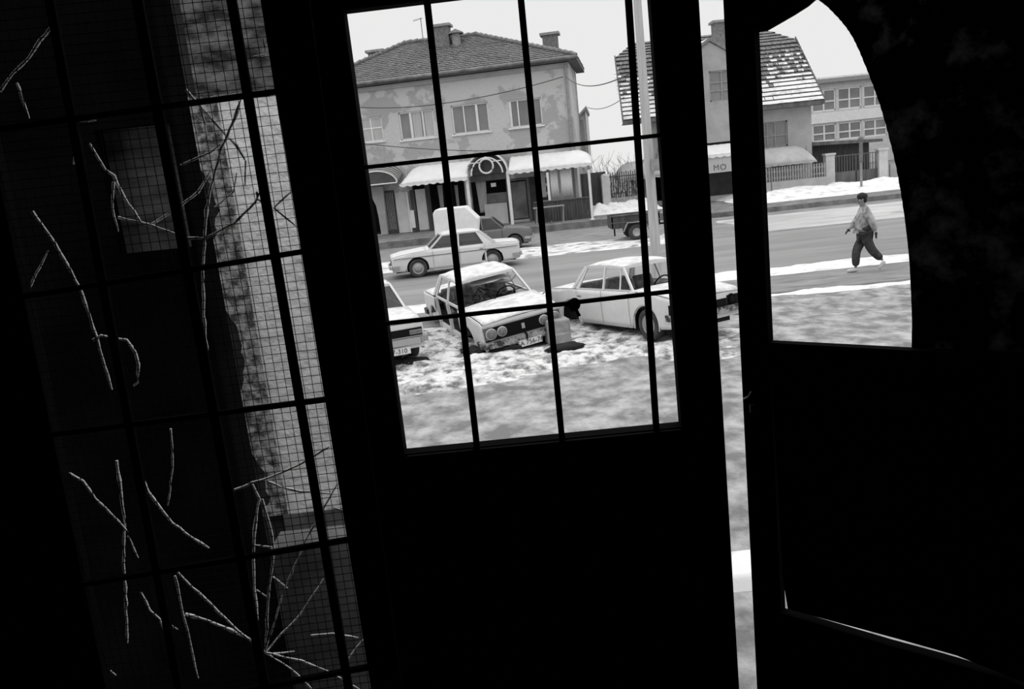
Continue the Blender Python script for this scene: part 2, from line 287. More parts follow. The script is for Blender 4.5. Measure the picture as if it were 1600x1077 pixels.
# leftmost doorway with lattice and curved column
r_ = rect(PA_, 603, 305, 620, 365); fbox('lattice_door', (r_[0], r_[1], .3, 2.5), -.06, 0, 'darkwood')
m = MB()
for k in range(6): uu = r_[0]+.08+k*(r_[1]-r_[0]-.16)/5; m.box(uu-.015, uu+.015, -.1, -.06, .5, 2.4)
m.build('door_bars', K['stone'], A)
a0 = PA_.uv(595, 330)[0]; pr = [(a0-.55, 2.75), (a0-.5, 2.5), (a0-.28, 2.2), (a0-.13, 1.8), (a0-.08, 1.2), (a0-.06, .3), (a0+.3, .3), (a0+.32, 1.5), (a0+.35, 2.75)]
MB().prism([(x, -.25, z) for x, z in pr], (0, .25, 0)).build('flared_column', K['plasterB'], A)
r_ = rect(PA_, 622, 300, 640, 372); fbox('side_pilaster', (r_[0], r_[1], .3, r_[3]), -.1, 0, 'plasterW')
MB().tube([(r_[1]+.05, -.15, .3), (r_[1]+.05, -.15, r_[3])], .05, 8).build('downpipe', K['white'], A)
r_ = rect(PA_, 640, 296, 646, 330); fbox('white_sign_post', (r_[0], r_[1], .5, 1.4), -.2, -.1, 'white')
# awnings
def scallop_awning(name, P, par, xa, xb, ztop, zbot, proj, mtl, label, round_l=False, round_r=False, n=14, text=None, vault=False, val=.16):
    """canvas awning from wall (y=0) curving out to y=-proj with scalloped valance; returns top-level thing in the facade's frame"""
    root = empty(name, P.o, P.a); tag(root, label, 'awning')
    L = xb-xa; N = max(24, int(L*10)); rows = []
    for k in range(9):
        t = k/8; a = t*PI/2
        y = -proj*math.sin(a) ; z = zbot+(ztop-zbot)*math.cos(a) if vault else ztop+(zbot-ztop)*(t**1.5)
        if not vault: y = -proj*t
        row = []
        for i in range(N+1):
            s = i/N; x = xa+L*s; zz = z
            if round_l: f = max(0, 1-s*L/.9); zz = z-(z-zbot)*(1-math.sqrt(max(0, 1-f*f)))
            if round_r: f = max(0, 1-(1-s)*L/.9); zz = min(zz, z-(z-zbot)*(1-math.sqrt(max(0, 1-f*f))))
            row.append((x, y, zz+.008*math.sin(i*1.9)))
        rows.append(row)
    cv = MB().grid(rows); 
    vr = []
    for k in range(3):
        vr.append([(xa+L*i/N, -proj-.01, zbot-[0, .5, 1][k]*(val*.5+val*.5*abs(math.sin(PI*L*2.6*i/N)))) for i in range(N+1)])
    c = cv.build('canvas', K[mtl], root, solid=.015)
    MB().grid(vr, False).build('valance', K[mtl], root, solid=.012)
    for xx in (xa, xb): MB().prism([(xx, 0, zbot), (xx, 0, ztop)]+[(xx, r[0][1], (r[0] if xx == xa else r[-1])[2]) for r in rows[1:]], (.012 if xx == xa else -.012, 0, 0)).build('side_panel', K[mtl], root)
    fr = MB().tube([(xa, -proj+.03, zbot-.02), (xb, -proj+.03, zbot-.02)], .02, 6)
    fr.build('front_bar', K['white'], root)
    return root
def front_uv(P, px, py, off): return P.uv(px, py, off)
pj = 1.5
l0 = PA_.uv(624, 289, pj); l1 = PA_.uv(730, 275, pj); t0 = PA_.uv(680, 257, .1)
scallop_awning('shop_awning', PA_, A, l0[0], l1[0], t0[1], l0[1]+.02, pj, 'awn', 'snow-white scalloped awning left of the round fanlight', round_l=True)
l0 = PA_.uv(794, 270, pj); l1 = PA_.uv(922, 263, pj); t0 = PA_.uv(850, 240, .1)
scallop_awning('shop_awning', PA_, A, l0[0], l1[0]+.1, t0[1], l0[1]+.05, pj, 'awn', 'snow-white scalloped awning right of the round fanlight over the terrace', round_r=True)
l0 = PA_.uv(560, 290, 1.2); l1 = PA_.uv(622, 290, 1.2); t0 = PA_.uv(590, 268, .6)
# barrel awning (arched, dark with pale stripes)
root = empty('barrel_awning', AO, AA); tag(root, 'dark barrel-vaulted awning with pale stripes over the leftmost doorway', 'awning')
cx = (l0[0]-.2+l1[0])/2; rr = (l1[0]-l0[0]+.2)/2; zb = l0[1]-.05; zh = t0[1]-zb
for k in range(10):
    y0, y1 = -1.3+k*.13, -1.3+(k+1)*.13; rows = [[(cx-rr*math.cos(PI*j/20), y, zb+zh*math.sin(PI*j/20)+.3*(y+1.3)) for j in range(21)] for y in (y0, y1)]
    MB().grid(rows).build('stripe', K['awnd' if k % 2 == 0 else 'awng'], root, solid=.01)
MB().prism([(cx-rr*math.cos(PI*j/20), -1.3, zb+zh*math.sin(PI*j/20)) for j in range(21)], (0, .01, 0)).build('front_canvas', K['awnd'], root)
MB().tube([(cx-rr*math.cos(PI*j/20), -1.32, zb+zh*math.sin(PI*j/20)) for j in range(21)], .03, 6).tube([(cx-rr, -1.32, zb), (cx+rr, -1.32, zb)], .035, 6).build('frame_tube', K['white'], root)
# fanlight porch: white arch tubes with a ring, standing on two posts
fo = 1.3; c0 = PA_.uv(760, 263, fo); rO = (PA_.uv(793, 262, fo)[0]-PA_.uv(729, 268, fo)[0])/2
root = empty('arched_fanlight', AO, AA); tag(root, 'white arched porch frame with round wheel centre and radial spokes between the awnings', 'porch frame')
zc = c0[1]-.28; cu = c0[0]
def arc(r, a0=0, a1=PI, n=28): return [(cu+r*math.cos(a0+(a1-a0)*i/n), -fo, zc+r*math.sin(a0+(a1-a0)*i/n)*1.0) for i in range(n+1)]
MB().tube(arc(rO), .04, 8).build('outer_arch', K['white'], root); MB().tube(arc(rO-.24), .04, 8).build('inner_arch', K['white'], root)
ring = [(cu+.34*math.cos(2*PI*i/28), -fo, zc+.38+.34*math.sin(2*PI*i/28)) for i in range(29)]
MB().tube(ring, .045, 8, cap=False).build('ring', K['white'], root)
for a in (35, 90, 145): 
    ca, sa = math.cos(math.radians(a)), math.sin(math.radians(a)); MB().tube([(cu+.34*ca, -fo, zc+.38+.34*sa), (cu+(rO)*ca, -fo, zc+rO*sa+.0)], .03, 6).build('spoke', K['white'], root)
for sx in (-1, 1): MB().box(cu+sx*rO-.07, cu+sx*rO+.07, -fo-.07, -fo+.07, .28, zc+.02).build('post', K['white'], root)
rows = [[(cu+(rO-.02)*math.cos(PI*j/20), y, zc+(rO-.02)*math.sin(PI*j/20)) for j in range(21)] for y in (-fo+.05, -.02)]
MB().grid(rows).build('barrel_roof', K['awng'], root, solid=.02)
MB().prism([(cu+(rO-.05)*math.cos(PI*j/20), -.3, zc+(rO-.05)*math.sin(PI*j/20)) for j in range(21)], (0, .04, 0)).build('back_board', K['midwood'], root)
# terrace posts
for (px, py, top) in ((926, 343, 2.55), (862, 346, 2.6)):
    g = gnd(px, py, .3); g.y = max(g.y, 37.4); 
    o = MB().tube([(g.x, g.y, .29), (g.x, g.y, top)], .06, 8).lathe([(.1, 0), (.1, .03), (.05, .05)], (g.x, g.y, .29), (0, 0, 1), 10).build('awning_post', K['white'])
    tag(o, 'slim white post under the right end of the white awning' if px > 900 else 'slim white post in the middle of the right white awning, by the hanging sheets', 'post')
# hanging sheets on a line
for (x0, x1, nm) in ((858, 874, 'left'), (874, 896, 'right')):
    a0, b0 = PA_.uv(x0, 262, 1.0), PA_.uv(x1, 309, 1.0)
    zt = PA_.uv(876, 262, 1.)[1]; zb_ = PA_.uv(876, 307, 1.)[1]; wv = [[(a0[0]+(b0[0]-a0[0])*i/14, -1.0+.012*math.sin(i*1.3), z) for i in range(15)] for z in (zt, (zt+zb_)/2, zb_)]
    o = MB().grid(wv).build('hanging_sheet', K['awn'], None, solid=.01); o.matrix_world = Matrix.Translation(AO) @ Matrix.Rotation(AA, 4, 'Z')
    tag(o, ('narrow ' if nm == 'left' else 'wide ')+'grey canvas sheet hanging under the right awning, '+nm+' of the two', 'sheet')
# terrace fence, table, chair
fe = empty('terrace_screen', (0, 0, 0)); a0, b0 = at(832, 305, 39.2), at(925, 300, 39.0)
m = MB(); n = 22
for i in range(n): p = a0.lerp(b0, i/n); q = a0.lerp(b0, (i+.93)/n); m.prism([(p.x, p.y, .28), (q.x, q.y, .28), (q.x, q.y, 1.25), (p.x, p.y, 1.25)], (0, .03, 0))
m.build('boards', K['darkwood'], fe); MB().beam((a0.x, a0.y-.02, 1.27), (b0.x, b0.y-.02, 1.27), .06, .05).build('top_rail', K['midwood'], fe)
tag(fe, 'dark waist-high plank screen along the back of the café terrace', 'fence')
tb = at(866, 318, 38.4); tz = 1.05; t = empty('terrace_table', (tb.x, tb.y, .3)); tag(t, 'plain thin-legged table standing under the right awning', 'table')
MB().box(-1.0, .45, -.3, .3, .72, .76).build('tabletop', K['stone'], t)
for sx in (-.9, .35):
    for sy in (-.25, .25): MB().beam((sx, sy, 0), (sx+.05, sy, .72), .04, .04).build('leg', K['stone'], t)
# dark board wall to the right of the house
a0, b0 = at(895, 270, 43.0), at(944, 268, 43.5)
m = MB(); n = 16
for i in range(n): p = a0.lerp(b0, i/n); q = a0.lerp(b0, (i+.97)/n); m.box(p.x, q.x, 43.0, 43.06, .25, b0.z+.12*(i % 2 == 0)*0)
m.build('board_wall', K['darkwood']); tag(bpy.data.objects['board_wall'], 'tall dark board fence between the plaster house and the white gate pillar', 'fence')
# iron fence with pillar
pf = at(948, 311, 42.6); pz = at(945, 272, 42.6).z
o = MB().box(pf.x-.2, pf.x+.2, 42.45, 42.85, .2, pz-.1).blob((pf.x, 42.65, pz-.12), (.22, .22, .14), 8, 0).build('gate_pillar', K['plasterW']); tag(o, 'white round-topped gate pillar left of the iron fence', 'pillar')
fr = empty('iron_fence', (pf.x+.2, 42.65, .2)); tag(fr, 'black picket fence on a low wall between white pillar and tiled house', 'fence')
fx = at(990, 300, 42.65).x-pf.x+.3; m = MB()
for i in range(15): m.beam((.1+i*fx/15, 0, .75), (.1+i*fx/15, 0, 2.0+.05*(i % 2)), .045, .045)
m.beam((0, 0, .95), (fx, 0, .95), .05, .05).beam((0, 0, 1.8), (fx, 0, 1.8), .05, .05).build('pickets', K['darkwood'], fr); MB().box(0, fx, -.12, .12, 0, .72).build('low_wall', K['stone'], fr)
# bare bush
bs = MB(); rnd = random.Random(4); bx = at(955, 290, 44.5)
for i in range(60):
    x = bx.x+rnd.uniform(-1.5, 1.8); y = 44.5+rnd.uniform(-.5, .5); h = rnd.uniform(1.8, 3.3)*(1-abs(x-bx.x)*.15); p = [Vector((x, y, .3))]
    dx = rnd.uniform(-.35, .35)
    for k in range(5): p.append(p[-1]+Vector((dx*.6+rnd.uniform(-.08, .08), rnd.uniform(-.08, .08), h/5)))
    bs.tube(p, [.025, .02, .016, .012, .008, .004], 5)
    for k in (2, 3, 4): q = p[k]; bs.tube([q, q+Vector((rnd.uniform(-.5, .5), rnd.uniform(-.2, .2), rnd.uniform(.3, .7)))], [.01, .004], 4)
tag(bs.build('bare_bush', K['bark']), 'leafless bush of upright twigs behind the dark fence', 'bush')
# far building at the right of the plaster house
q = at(918, 225, 58); fb = empty('distant_block', (q.x, 58, 0), math.radians(-8)); tag(fb, 'pale narrow building with tall windows just right of the plaster house, far behind', 'building')
zt = at(918, 172, 58).z
MB().prism([(-6, 0, .1), (0, 0, .1), (0, 0, zt), (-1.3, 0, zt-1.25), (-6, 0, zt-1.25)], (0, 9, 0)).build('wall', K['plasterW'], fb)
MB().prism([(.12, -.3, zt+.1), (.12, -.3, zt+.28), (-1.45, -.3, zt-1.15), (-6, -.3, zt-1.1), (-6, -.3, zt-1.25), (-1.4, -.3, zt-1.33)], (0, 9.5, 0)).build('roof', K['stone'], fb)
for k in range(5): MB().box(-.42-k*.55, -.16-k*.55, -.05, .02, zt-3.6, zt-.6-.45*min(k, 2)).build('window', K['hazepane'], fb)
MB().box(-.08, .02, -.06, .0, .1, zt-.05).build('corner_pipe', K['stone'], fb)

# --- tiled house
B_Y = 45.; BP = Plane((at(975, 200, B_Y).x+.35, B_Y, 0), 0); B = empty('tiled_house', BP.o, 0)
tag(B, 'house with steep snow-dusted tiled half-hip roof and a plastered front gable', 'house')
BW = at(1268, 200, B_Y).x-BP.o.x; EZ = 4.95
bw = rect(BP, 1188, 190, 1231, 230); bw = (bw[0], bw[1], bw[2], bw[3]); gw = rect(BP, 1107, 110, 1150, 158, .6)
ul0, ul1 = BP.uv(1040, 120, .6)[0], BP.uv(1172, 120, .6)[0]
bs_ = rect(BP, 1106, 272, 1150, 325)
uL = BP.uv(1012, 200)[0]; m = wall_holes(MB(), uL, BW, .1, EZ, [bw, (1.0, ul0-.3, .4, 2.6), (ul0, ul1, .4, EZ)]); m.box(.35, uL, 0, .3, .1, 2.7).prism([(uL, .3, .1), (uL+.3, .3, .1), (uL+1.9, 8, .1), (uL+1.6, 8, .1)], (0, 0, EZ-.1)).box(BW-.3, BW, .3, 8, .1, EZ).box(uL+1.5, BW, 7.7, 8, .1, EZ)
m.prism([(uL, 0, EZ), (uL+1.6, 8, EZ), (uL+1.1, 5.6, 8.2), (uL+.5, 2.4, 8.2)], (.2, 0, 0)).prism([(BW, 0, EZ), (BW, 8, EZ), (BW, 5.6, 8.2), (BW, 2.4, 8.2)], (-.2, 0, 0)).build('wall', K['plasterB'], B)
gz = BP.uv(1130, 64, .6)[1]; gl = BP.uv(1098, 80, .6)[1]
g = MB(); wall_holes(g, ul0, ul1, .1, gl-1.0, [gw, (ul0+.4, ul1-.4, .4, 3.2)], y0=-.8, th=.5)
um = (ul0+ul1)/2+.1; g.prism([(ul0, -.8, gl-1.0), (ul1, -.8, gl-1.0), (ul1, -.8, gl-.9), (um, -.8, gz), (ul0, -.8, gl-.9)], (0, .3, 0)).box(ul0, ul0+.3, -.3, 3, .1, gl-1).box(ul1-.3, ul1, -.3, 3, .1, gl-1)
g.build('gable_wall', K['plasterB'], B)
MB().box(uL+.8, BW-.4, 2.4, 2.5, .2, 4).build('shop_interior', K['darkshop'], B)
MB().box(ul0+.4, ul1-.4, -.35, -.3, .3, 3.2).build('shop_front', K['darkshop'], B)
window(B, *gw, [(.45, .08)], (.35, .62), fm='stone', pm='hazepane', y=-.76)
window(B, *bw, [(.27, .06), (.55, .06)], (.45,), fm='stone', pm='hazepane')
mb = MB(); zt = 9.1
xl, xr = -.45, BW+.45
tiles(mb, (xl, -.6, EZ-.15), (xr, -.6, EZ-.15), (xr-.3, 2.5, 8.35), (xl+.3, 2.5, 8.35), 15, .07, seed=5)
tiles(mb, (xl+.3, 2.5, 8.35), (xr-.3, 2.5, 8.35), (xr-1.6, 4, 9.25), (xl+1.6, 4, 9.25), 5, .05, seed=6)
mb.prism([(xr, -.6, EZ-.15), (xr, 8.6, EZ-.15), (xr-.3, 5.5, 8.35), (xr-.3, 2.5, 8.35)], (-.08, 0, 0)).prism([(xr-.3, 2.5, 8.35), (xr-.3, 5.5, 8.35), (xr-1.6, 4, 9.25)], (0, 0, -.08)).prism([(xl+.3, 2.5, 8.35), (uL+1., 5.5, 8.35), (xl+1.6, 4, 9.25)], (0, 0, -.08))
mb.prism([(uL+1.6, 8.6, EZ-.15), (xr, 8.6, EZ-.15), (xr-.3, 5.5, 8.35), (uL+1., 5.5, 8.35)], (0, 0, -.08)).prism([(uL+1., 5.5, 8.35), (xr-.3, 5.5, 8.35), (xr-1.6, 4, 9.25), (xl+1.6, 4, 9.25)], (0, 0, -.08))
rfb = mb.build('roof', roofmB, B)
# snow lying on the lower courses
sn = MB(); NV = Vector((0, -3.5, 3.1)).normalized(); NC = 260; w = (xr-xl)/NC
for i in range(15):
    t = i/15; y0 = -.6+3.1*t; z0 = EZ-.15+3.5*t; run = None
    for j in range(NC+1):
        x = xl+w*j; sx = j/NC
        dens = -1 if j == NC or ul0-.3 < x < ul1+.3 else noise.fractal(Vector((sx*26, t*9, 2.2)), 1, 2, 4)*.75+.60-t*1.35+(.22 if sx > .78 or sx < .2 else 0)
        on = dens > 0
        if on and run is None: run = x
        if not on and run is not None:
            d = Vector((0, 3.1, 3.5))/15*(.75 if i < 5 else .5); a_, b_ = Vector((run, y0, z0)), Vector((x, y0, z0)); o1 = NV*.075; run = None
            sn.prism([a_+o1, b_+o1, b_+d+NV*.06, a_+d+NV*.06], NV*.03)
so = tag(sn.build('roof_snow', K['snow'], rfb), kind='stuff')
for xx, s in ((xl, 1), (xr, -1)): MB().prism([(xx, -.65, EZ-.35), (xx, -.65, EZ), (xx+.3*s, 2.5, 8.5), (xx+.3*s, 2.5, 8.25)], (-.06*s, 0, 0)).build('verge_board', K['midwood'], B)
MB().box(xl, ul0, -.62, -.56, EZ-.35, EZ-.13).box(xl, ul0, -.6, 0, EZ-.36, EZ-.3).build('eaves', K['midwood'], B); MB().box(ul1, xr, -.62, -.56, EZ-.35, EZ-.13).box(ul1, xr, -.6, 0, EZ-.36, EZ-.3).build('eaves', K['midwood'], B)
# gable roof
gp = [(ul0-.3, gl-1.15), (um, gz+.05), (ul1+.3, gl-1.15)]
for (p, q) in ((gp[0], gp[1]), (gp[1], gp[2])):
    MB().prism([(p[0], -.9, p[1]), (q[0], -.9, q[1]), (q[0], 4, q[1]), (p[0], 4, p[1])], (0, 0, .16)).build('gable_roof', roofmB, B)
MB().prism([(um-1.3, -.7, gz-.62), (um, -.7, gz+.2), (um+1.4, -.7, gz-.62), (um+1.4, 3, gz-.62), (um, 3, gz+.2), (um-1.3, 3, gz-.62)][:3], (0, 3, .12)).build('gable_snow', K['snow'], B)
u, z = BP.uv(1122, 33, -1); chimney(B, u, 1.0, z-1.6, z, .6)
u, z = BP.uv(1180, 100, .2); 
# awnings of the tiled house
bp = 1.5; l0, l1 = BP.uv(1085, 250, bp+.6), BP.uv(1175, 240, bp+.6); t0 = BP.uv(1120, 226, .7); zb = BP.uv(1120, 242, bp+.6)[1]
P2 = Plane(BP.o+Vector((0, -.6, 0)), 0)
aw = scallop_awning('shop_awning', P2, None, l0[0], l1[0], t0[1], zb, bp, 'awn', 'white scalloped awning with dark capital letters on its hanging front below the gable')
fb2 = BP.uv(1120, 270, bp+.6)[1]; MB().box(l0[0], l1[0], -bp+.04, -bp+.06, fb2, zb-.02).build('front_banner', K['curtain'], aw)
def text(body, size, loc, rot, m, par=None, name='lettering', ext=.004, spacing=1.0):
    cu_ = bpy.data.curves.new(name, 'FONT'); cu_.body = body; cu_.size = size; cu_.extrude = ext; cu_.align_x = 'CENTER'; cu_.align_y = 'CENTER'; cu_.space_character = spacing
    o = bpy.data.objects.new('tmp_text', cu_); C.objects.link(o); dg = bpy.context.evaluated_depsgraph_get(); me = bpy.data.meshes.new_from_object(o.evaluated_get(dg)); C.objects.unlink(o); bpy.data.objects.remove(o)
    me.materials.clear(); me.materials.append(K[m]); q = bpy.data.objects.new(name, me); C.objects.link(q); q.parent = par; q.location = loc; q.rotation_euler = rot; return q
tx = BP.uv(1125, 262, bp+.6); text('MO', .42, (tx[0], -bp+.03, tx[1]), (PI/2, 0, 0), 'midwood', aw, spacing=1.15)
l0, l1 = BP.uv(968, 276, 1.6), BP.uv(1062, 272, 1.6); t0 = BP.uv(1010, 251, .5); zb = BP.uv(1015, 277, 1.6)[1]
scallop_awning('shop_awning', BP, None, l0[0], l1[0], t0[1], zb, 1.4, 'awng', 'grey rounded awning behind the leaning street pole', round_l=True, vault=True, val=.06)
l0, l1 = BP.uv(1185, 255, 1.7), BP.uv(1280, 252, 1.7); t0 = BP.uv(1230, 229, .5); zb = BP.uv(1235, 256, 1.7)[1]
scallop_awning('shop_awning', BP, None, l0[0], l1[0], t0[1], zb, 1.4, 'awng', 'grey rounded canopy on the right side of the tiled house, above the picket fence', round_r=True, vault=True, val=.06)
# door of the left shop
r_ = rect(BP, 1035, 282, 1060, 330, 0); MB().box(r_[0], r_[1], -.06, 0, .2, 2.5).build('shop_door', K['midwood'], B)
# picket fence with plinth (right)
f0, f1 = at(1185, 300, 43.6), at(1292, 288, 43.6); fn = empty('picket_fence', (f0.x, 43.6, .1)); tag(fn, 'pale picket fence on plastered plinth under the right grey canopy', 'fence')
L = f1.x-f0.x; zt = at(1240, 259, 43.6).z-.1; zm = at(1240, 281, 43.6).z-.1
MB().box(0, L, -.12, .12, 0, zm).build('plinth', K['plasterB'], fn); m = MB()
for i in range(26): m.box(L*i/26, L*(i+.5)/26, -.03, .0, zm, zt)
m.box(0, L, 0, .04, zm+.15, zm+.22).box(0, L, 0, .04, zt-.25, zt-.18).build('pickets', K['stone'], fn)
# steps railing
hr = empty('stair_railing', (0, 0, 0)); g0 = at(1206, 306, 40.5); m = MB(); zt = at(1203, 262, 40.5).z
m.tube([(g0.x, 40.5, .1), (g0.x, 40.5, zt)], .03, 6).tube([(g0.x-1.3, 40.5, zt+.05), (g0.x, 40.5, zt)], .03, 6).tube([(g0.x, 40.5, .25), (g0.x-1.3, 40.5, 1.7)], .04, 6).tube([(g0.x-1.3, 40.5, .1), (g0.x-1.3, 40.5, zt+.05)], .03, 6)
m.build('tubes', K['midwood'], hr); tag(hr, 'thin metal handrail standing at the left end of the picket fence', 'railing')
# shed, gate and posts on the right
S_Y = 46.2; x0, x1 = at(1269, 250, S_Y).x, at(1358, 250, S_Y).x; zt = at(1300, 224, S_Y).z
sh = empty('wooden_shed', ((x0+x1)/2, S_Y, .1)); tag(sh, 'low dark wooden shed with flat overhanging roof behind the white gate posts', 'shed'); hw = (x1-x0)/2
MB().box(-hw, hw, 0, 2.4, 0, zt-.1).build('walls', K['darkwood'], sh)
MB().prism([(-hw-.2, -.6, zt-.12), (hw+.5, -.6, zt-.28), (hw+.5, -.6, zt-.12), (-hw-.2, -.6, zt+.08)], (0, 3.2, 0)).build('roof', K['midwood'], sh)
for px, py, ph in ((1296, 289, 240), (1378, 281, 232)):
    g = at(px, py, 45.); z1 = at(px-3, ph, 45.).z
    o = MB().box(g.x-.24, g.x+.24, 44.8, 45.2, .1, z1-.1).box(g.x-.29, g.x+.29, 44.75, 45.25, z1-.1, z1).build('gate_post', K['plasterW'])
    tag(o, 'white square gate post '+('left' if px < 1300 else 'right')+' of the dark sheet-metal gate', 'gate post', 'white gate posts')
ga, gb = at(1302, 270, 45.).x, at(1373, 270, 45.).x; gt = empty('yard_gate', (ga, 45., .1)); tag(gt, 'wide grey double gate, solid below and barred above, between white posts', 'gate')
zg = at(1340, 266, 45.).z-.1; zu = at(1340, 240, 45.).z-.1
for k in (0, 1):
    a, b = (gb-ga)*k/2+.03, (gb-ga)*(k+1)/2-.03; MB().box(a, b, -.02, .02, .1, zg).build('gate_panel', K['midwood'], gt); m = MB()
    for i in range(9): m.box(a+(b-a)*i/8-.015, a+(b-a)*i/8+.015, -.015, .015, zg, zu)
    m.box(a, b, -.02, .02, zu-.05, zu).build('gate_bars', K['midwood'], gt)
o = MB().box(at(1384, 260, 45).x+.25, at(1384, 260, 45).x+12, 45, 45.15, .1, at(1400, 255, 45).z).build('garden_wall', K['plasterB']); tag(o, 'low grey garden wall right of the gate posts', 'wall')
# street sign pole
sg = at(1346, 302, 40.); zt = at(1340, 218, 40.).z; o = empty('sign_pole', (sg.x, 40., .1)); tag(o, 'thin dark-topped metal pole standing in the snow above the pedestrian', 'pole')
MB().tube([(0, 0, 0), (0, 0, zt-.1)], .06, 8).build('tube', K['stone'], o); MB().tube([(0, 0, zt-1.2), (0, 0, zt-.05)], .09, 8).blob((0, 0, zt-.1), .14, 6, 0).build('pole_head', K['brick'], o)
# --- school
S = 76.; x0 = at(1262, 200, S).x; sc = empty('school_building', (x0, S, 0), math.radians(3)); tag(sc, 'long pale two-storey building with bands of windows far behind the shed', 'building')
SP = Plane((x0, S, 0), math.radians(3))
z_top, z_cor = SP.uv(1320, 112)[1], SP.uv(1320, 127)[1]; r1, r2 = rect(SP, 1309, 136, 1346, 170), rect(SP, 1309, 190, 1346, 217)
hl = []; pit = SP.uv(1387, 150)[0]-SP.uv(1347, 150)[0]
for k in range(-1, 6):
    a = r1[0]+k*pit
    for r in (r1, r2): hl.append((a, a+(r1[1]-r1[0]), r[2], r[3]))
hl = [h for h in hl if h[0] > .2]; LW = 20
wall_holes(MB(), 0, LW, .1, z_cor, hl).box(0, .3, .3, 10, .1, z_cor).box(LW-.3, LW, .3, 10, .1, z_cor).box(0, LW, 9.7, 10, .1, z_cor).build('wall', K['plasterW'], sc)
MB().box(-.3, LW+.3, -.5, 10.3, z_cor, z_cor+.35).build('cornice', K['stone'], sc)
MB().prism([(-.3, -.4, z_cor+.35), (-.3, -.4, z_cor+.5), (-.3, 5, z_top), (-.3, 10, z_cor+.35)], (LW+.6, 0, 0)).build('roof', K['snow'], sc)
MB().box(0, LW, -.08, 0, r2[3]+.1, r1[2]-.15).build('white_band', K['white'], sc)
for h in hl: window(sc, *h, [(.5, .14)], (.45,), fm='white', pm='hazepane', fw=.12, sill=False)

